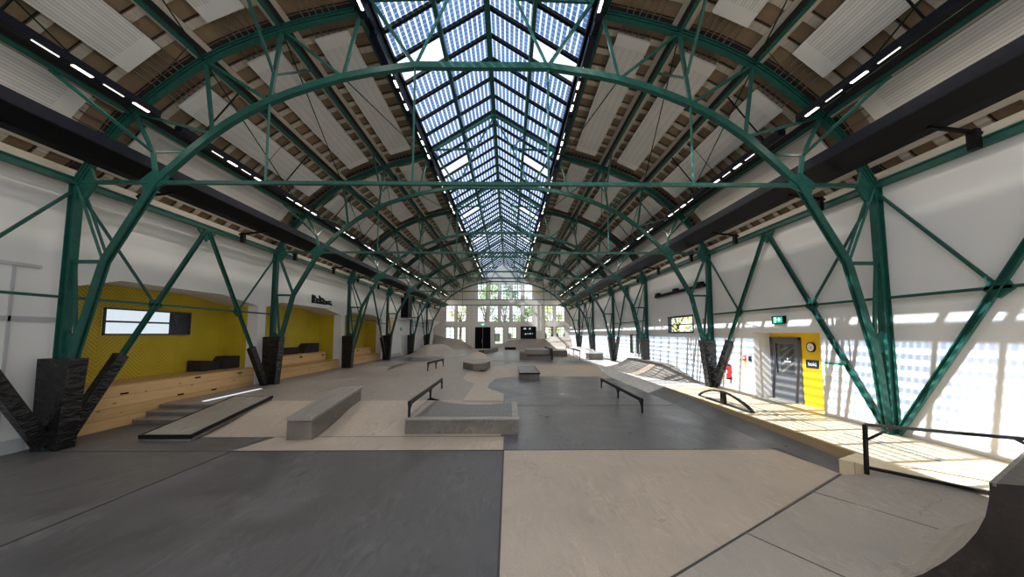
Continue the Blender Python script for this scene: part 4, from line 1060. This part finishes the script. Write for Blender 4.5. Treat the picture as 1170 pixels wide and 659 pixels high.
# foreground quarter pipe block and railing
qp = thing('quarter_pipe', 'dark quarter pipe block at the bottom right corner of the foreground', 'quarter pipe', (5.4, 3.4, ZL))
yq = 3.5
def prx(x, z): return (x, yq - (x - 4.84) * .22, z)
cur = [(4.84, .85), (4.82, .68), (4.78, .52), (4.70, .36), (4.58, .20), (4.43, .05), (4.24, -.10), (4.0, -.22), (3.75, -.275)]
poly = [prx(*c) for c in cur] + [prx(3.75, ZL), prx(6.6, ZL), prx(6.6, .85)]
u = Vector((.89, .46, 0)) * 2.2
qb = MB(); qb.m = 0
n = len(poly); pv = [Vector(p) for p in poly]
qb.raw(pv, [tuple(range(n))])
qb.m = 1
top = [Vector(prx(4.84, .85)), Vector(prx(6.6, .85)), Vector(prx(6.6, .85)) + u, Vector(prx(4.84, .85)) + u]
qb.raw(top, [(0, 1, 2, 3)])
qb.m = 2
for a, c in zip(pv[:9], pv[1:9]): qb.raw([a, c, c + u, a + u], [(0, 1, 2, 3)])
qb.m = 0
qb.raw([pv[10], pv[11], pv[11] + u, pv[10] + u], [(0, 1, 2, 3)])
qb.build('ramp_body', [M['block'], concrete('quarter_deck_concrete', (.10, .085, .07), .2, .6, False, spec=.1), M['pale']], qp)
MB().bar(Vector(prx(4.86, .84)), Vector(prx(4.86, .84)) + u, .04, .03, (0, 0, 1)).build('coping', M['side'], qp)
sr = thing('safety_railing', 'black steel safety railing on the right foreground bank', 'railing', (6.6, 5.6, 0))
A = Vector((6.26, 6.09, 0.02)); B = Vector((7.06, 5.08, .03)); At = Vector((6.29, 6.09, .75)); Bt = Vector((7.32, 4.83, .87))
MB().bar(A, B, .05, .05, (0, 0, 1)).build('bottom_bar', M['rail'], sr)
MB().bar(At, Bt + (Bt - At) * .12, .05, .045, (0, 0, 1)).build('top_bar', M['rail'], sr)
MB().bar(A - Vector((0, 0, .12)), At, .05, .05).build('post', M['rail'], sr)
Bp = Bt + (Bt - At) * .1
MB().bar(Vector((Bp.x, Bp.y, 0)), Bp, .05, .05).build('post', M['rail'], sr)
dd = (Bt - At).normalized()
MB().bar(At + Vector((0, 0, -.27)), At + dd * .33 + Vector((0, 0, -.01)), .04, .04, (0, 0, 1)).build('corner_stay', M['rail'], sr)
MB().bar(Bp + Vector((0, 0, -.22)), Bp - dd * .3, .04, .04, (0, 0, 1)).build('corner_stay', M['rail'], sr)

# ------------------------------------------------------------------ outside
struct(MB().face([(-60, YEND + .4, -.3), (60, YEND + .4, -.3), (60, 140, -.3), (-60, 140, -.3)]).build('ground', M['grass']))
def tree(x, y, h, r, lm, label, n=1500, seed=1):
    rnd = random.Random(seed)
    t = thing('broadleaf_tree', label, 'tree', (x, y, -.3), 'trees outside the end windows')
    b = MB().tube((x, y, -.3), (x + .2, y, h * .45), .22, 8, .13)
    for k in range(6):
        a = k * 1.05; b.tube((x + .2 * (k > 2), y, h * (.3 + .03 * k)), (x + math.cos(a) * r * .7, y + math.sin(a) * r * .5, h * (.55 + .06 * k)), .08, 6, .03)
    b.build('trunk', M['bark'], t)
    f = MB()
    cl = [(x + rnd.uniform(-.75, .75) * r, y + rnd.uniform(-.6, .6) * r, h * rnd.uniform(.35, .98), r * rnd.uniform(.25, .5)) for _ in range(16)]
    for _ in range(n):
        c = rnd.choice(cl); v = Vector((rnd.gauss(0, 1), rnd.gauss(0, 1), rnd.gauss(0, 1))).normalized() * c[3] * rnd.uniform(.4, 1)
        p = Vector(c[:3]) + v; s_ = rnd.uniform(.10, .2)
        a = Vector((rnd.uniform(-1, 1), rnd.uniform(-1, 1), rnd.uniform(-1, 1))).normalized(); q = a.orthogonal().normalized(); f.face([p - a * s_, p + q * s_ * .5, p + a * s_, p - q * s_ * .5])
    f.build('foliage', M[lm], t)
tree(-8.0, 56, 10.5, 2.6, 'leaf_b', 'yellow green tree outside, left pair of end windows', seed=1)
tree(-4.0, 57, 12.5, 2.6, 'leaf_a', 'green tree outside behind the leftmost middle end windows', seed=2)
tree(-.8, 59, 12, 2.6, 'leaf_c', 'blue green tree outside behind the central end windows', seed=3)
tree(2.8, 57, 8.2, 2.2, 'leaf_a', 'lower green tree outside behind the right middle end windows', seed=4)
tree(7.2, 58, 9.0, 2.4, 'leaf_b', 'yellow green tree outside, right pair of end windows', seed=5)
tree(15.0, 30.5, 6.5, 3.0, 'leaf_b', 'bright green tree outside the right wall slot window', seed=6)
o = MB().box(-9, 14, 70, 80, -.3, 5.0); o.m = 1
for k in range(9): o.box(-8 + k * 2.4, -6.6 + k * 2.4, 69.95, 70, .8, 2.4)
o = o.build('distant_building', [M['facade'], M['window_frame']]); tag(o, 'pale distant building seen through the end windows', 'building')
struct(MB().face([(9.4, -5, -.3), (60, -5, -.3), (60, YEND + .4, -.3), (9.4, YEND + .4, -.3)]).build('ground', M['grass']))

# ------------------------------------------------------------------ light
w = bpy.data.worlds.new('sky'); SC.world = w; w.use_nodes = True
nt = w.node_tree; nt.nodes.clear()
wo = nt.nodes.new('ShaderNodeOutputWorld'); bg = nt.nodes.new('ShaderNodeBackground')
tc = nt.nodes.new('ShaderNodeTexCoord'); o3 = sep(nt, tc.outputs['Generated'])
cl = noise(nt, mapping(nt, tc.outputs['Generated'], (1, 1, 2)), 3.0, 5, .6)
skyc = ramp(nt, o3[2], [(0.0, (.93, .96, 1.0)), (.35, (.82, .90, 1.0)), (1.0, (.62, .77, 1.0))])
skyc = mixc(nt, math_node(nt, 'MULTIPLY', ramp(nt, cl, [(.45, (0, 0, 0)), (.65, (1, 1, 1))]), .6), skyc, (1, 1, 1))
L(nt, skyc, bg.inputs[0]); bg.inputs[1].default_value = 1.7
L(nt, bg.outputs[0], wo.inputs[0])
def lamp(kind, name, loc, energy, color=(1, 1, 1), **kw):
    l = bpy.data.lights.new(name, kind); l.energy = energy; l.color = color
    for k, v in kw.items(): setattr(l, k, v)
    o = bpy.data.objects.new(name, l); COL.objects.link(o); o.location = loc; return o
sun = lamp('SUN', 'sun', (-30, 0, 40), 22, (1, .92, .80), angle=math.radians(.25))
sd = Vector((1, .22, -1.04)).normalized()
sun.rotation_euler = sd.to_track_quat('-Z', 'Y').to_euler()
# warm LED floods beneath the linear lights
for s_ in (-1, 1):
    for k in range(-1, 6):
        y = 8.1 + S * (k + .5)
        if y > YEND: continue
        a = lamp('AREA', 'led_flood', (XC + s_ * 7.9, y, 7.58), 60, (1, .92, .82), shape='RECTANGLE', size=.2, size_y=5.5)
        a.rotation_euler = (0, 0, 0)
        a = lamp('AREA', 'led_flood', (XC + s_ * 2.9, y, 10.22), 60, (1, .93, .84), shape='RECTANGLE', size=.2, size_y=5.5)
# portal over the lantern
pt = lamp('AREA', 'sky_portal', (XC, 24, 13.2), 1, shape='RECTANGLE', size=6.4, size_y=54); pt.data.cycles.is_portal = True

# ------------------------------------------------------------------ camera
F, CX, CY, H, XV, YV = 390., 585., 353., 2.35, 581., 381.
pitch = math.atan((YV - CY) / F); yaw = math.atan((CX - XV) / (F / math.cos(pitch)))
fw = Vector((math.sin(yaw) * math.cos(pitch), math.cos(yaw) * math.cos(pitch), math.sin(pitch))); rt = Vector((math.cos(yaw), -math.sin(yaw), 0)); upv = rt.cross(fw)
cam = bpy.data.cameras.new('camera'); co = bpy.data.objects.new('camera', cam); COL.objects.link(co)
mw = Matrix((rt, upv, -fw)).transposed().to_4x4(); mw.translation = Vector((0, 0, H)); co.matrix_world = mw
cam.sensor_width = 36; cam.sensor_fit = 'HORIZONTAL'; cam.lens = F / 1170 * 36
cam.shift_x = 0; cam.shift_y = (CY - 329.5) / 1170; cam.clip_start = .05; cam.clip_end = 400
SC.camera = co
SC.view_settings.view_transform = 'Standard'; SC.view_settings.look = 'None'; SC.view_settings.exposure = 0
cy = SC.cycles
cy.max_bounces = 8; cy.diffuse_bounces = 5; cy.glossy_bounces = 3; cy.transparent_max_bounces = 24; cy.sample_clamp_indirect = 6; cy.caustics_reflective = False; cy.caustics_refractive = False
cy.use_denoising = True
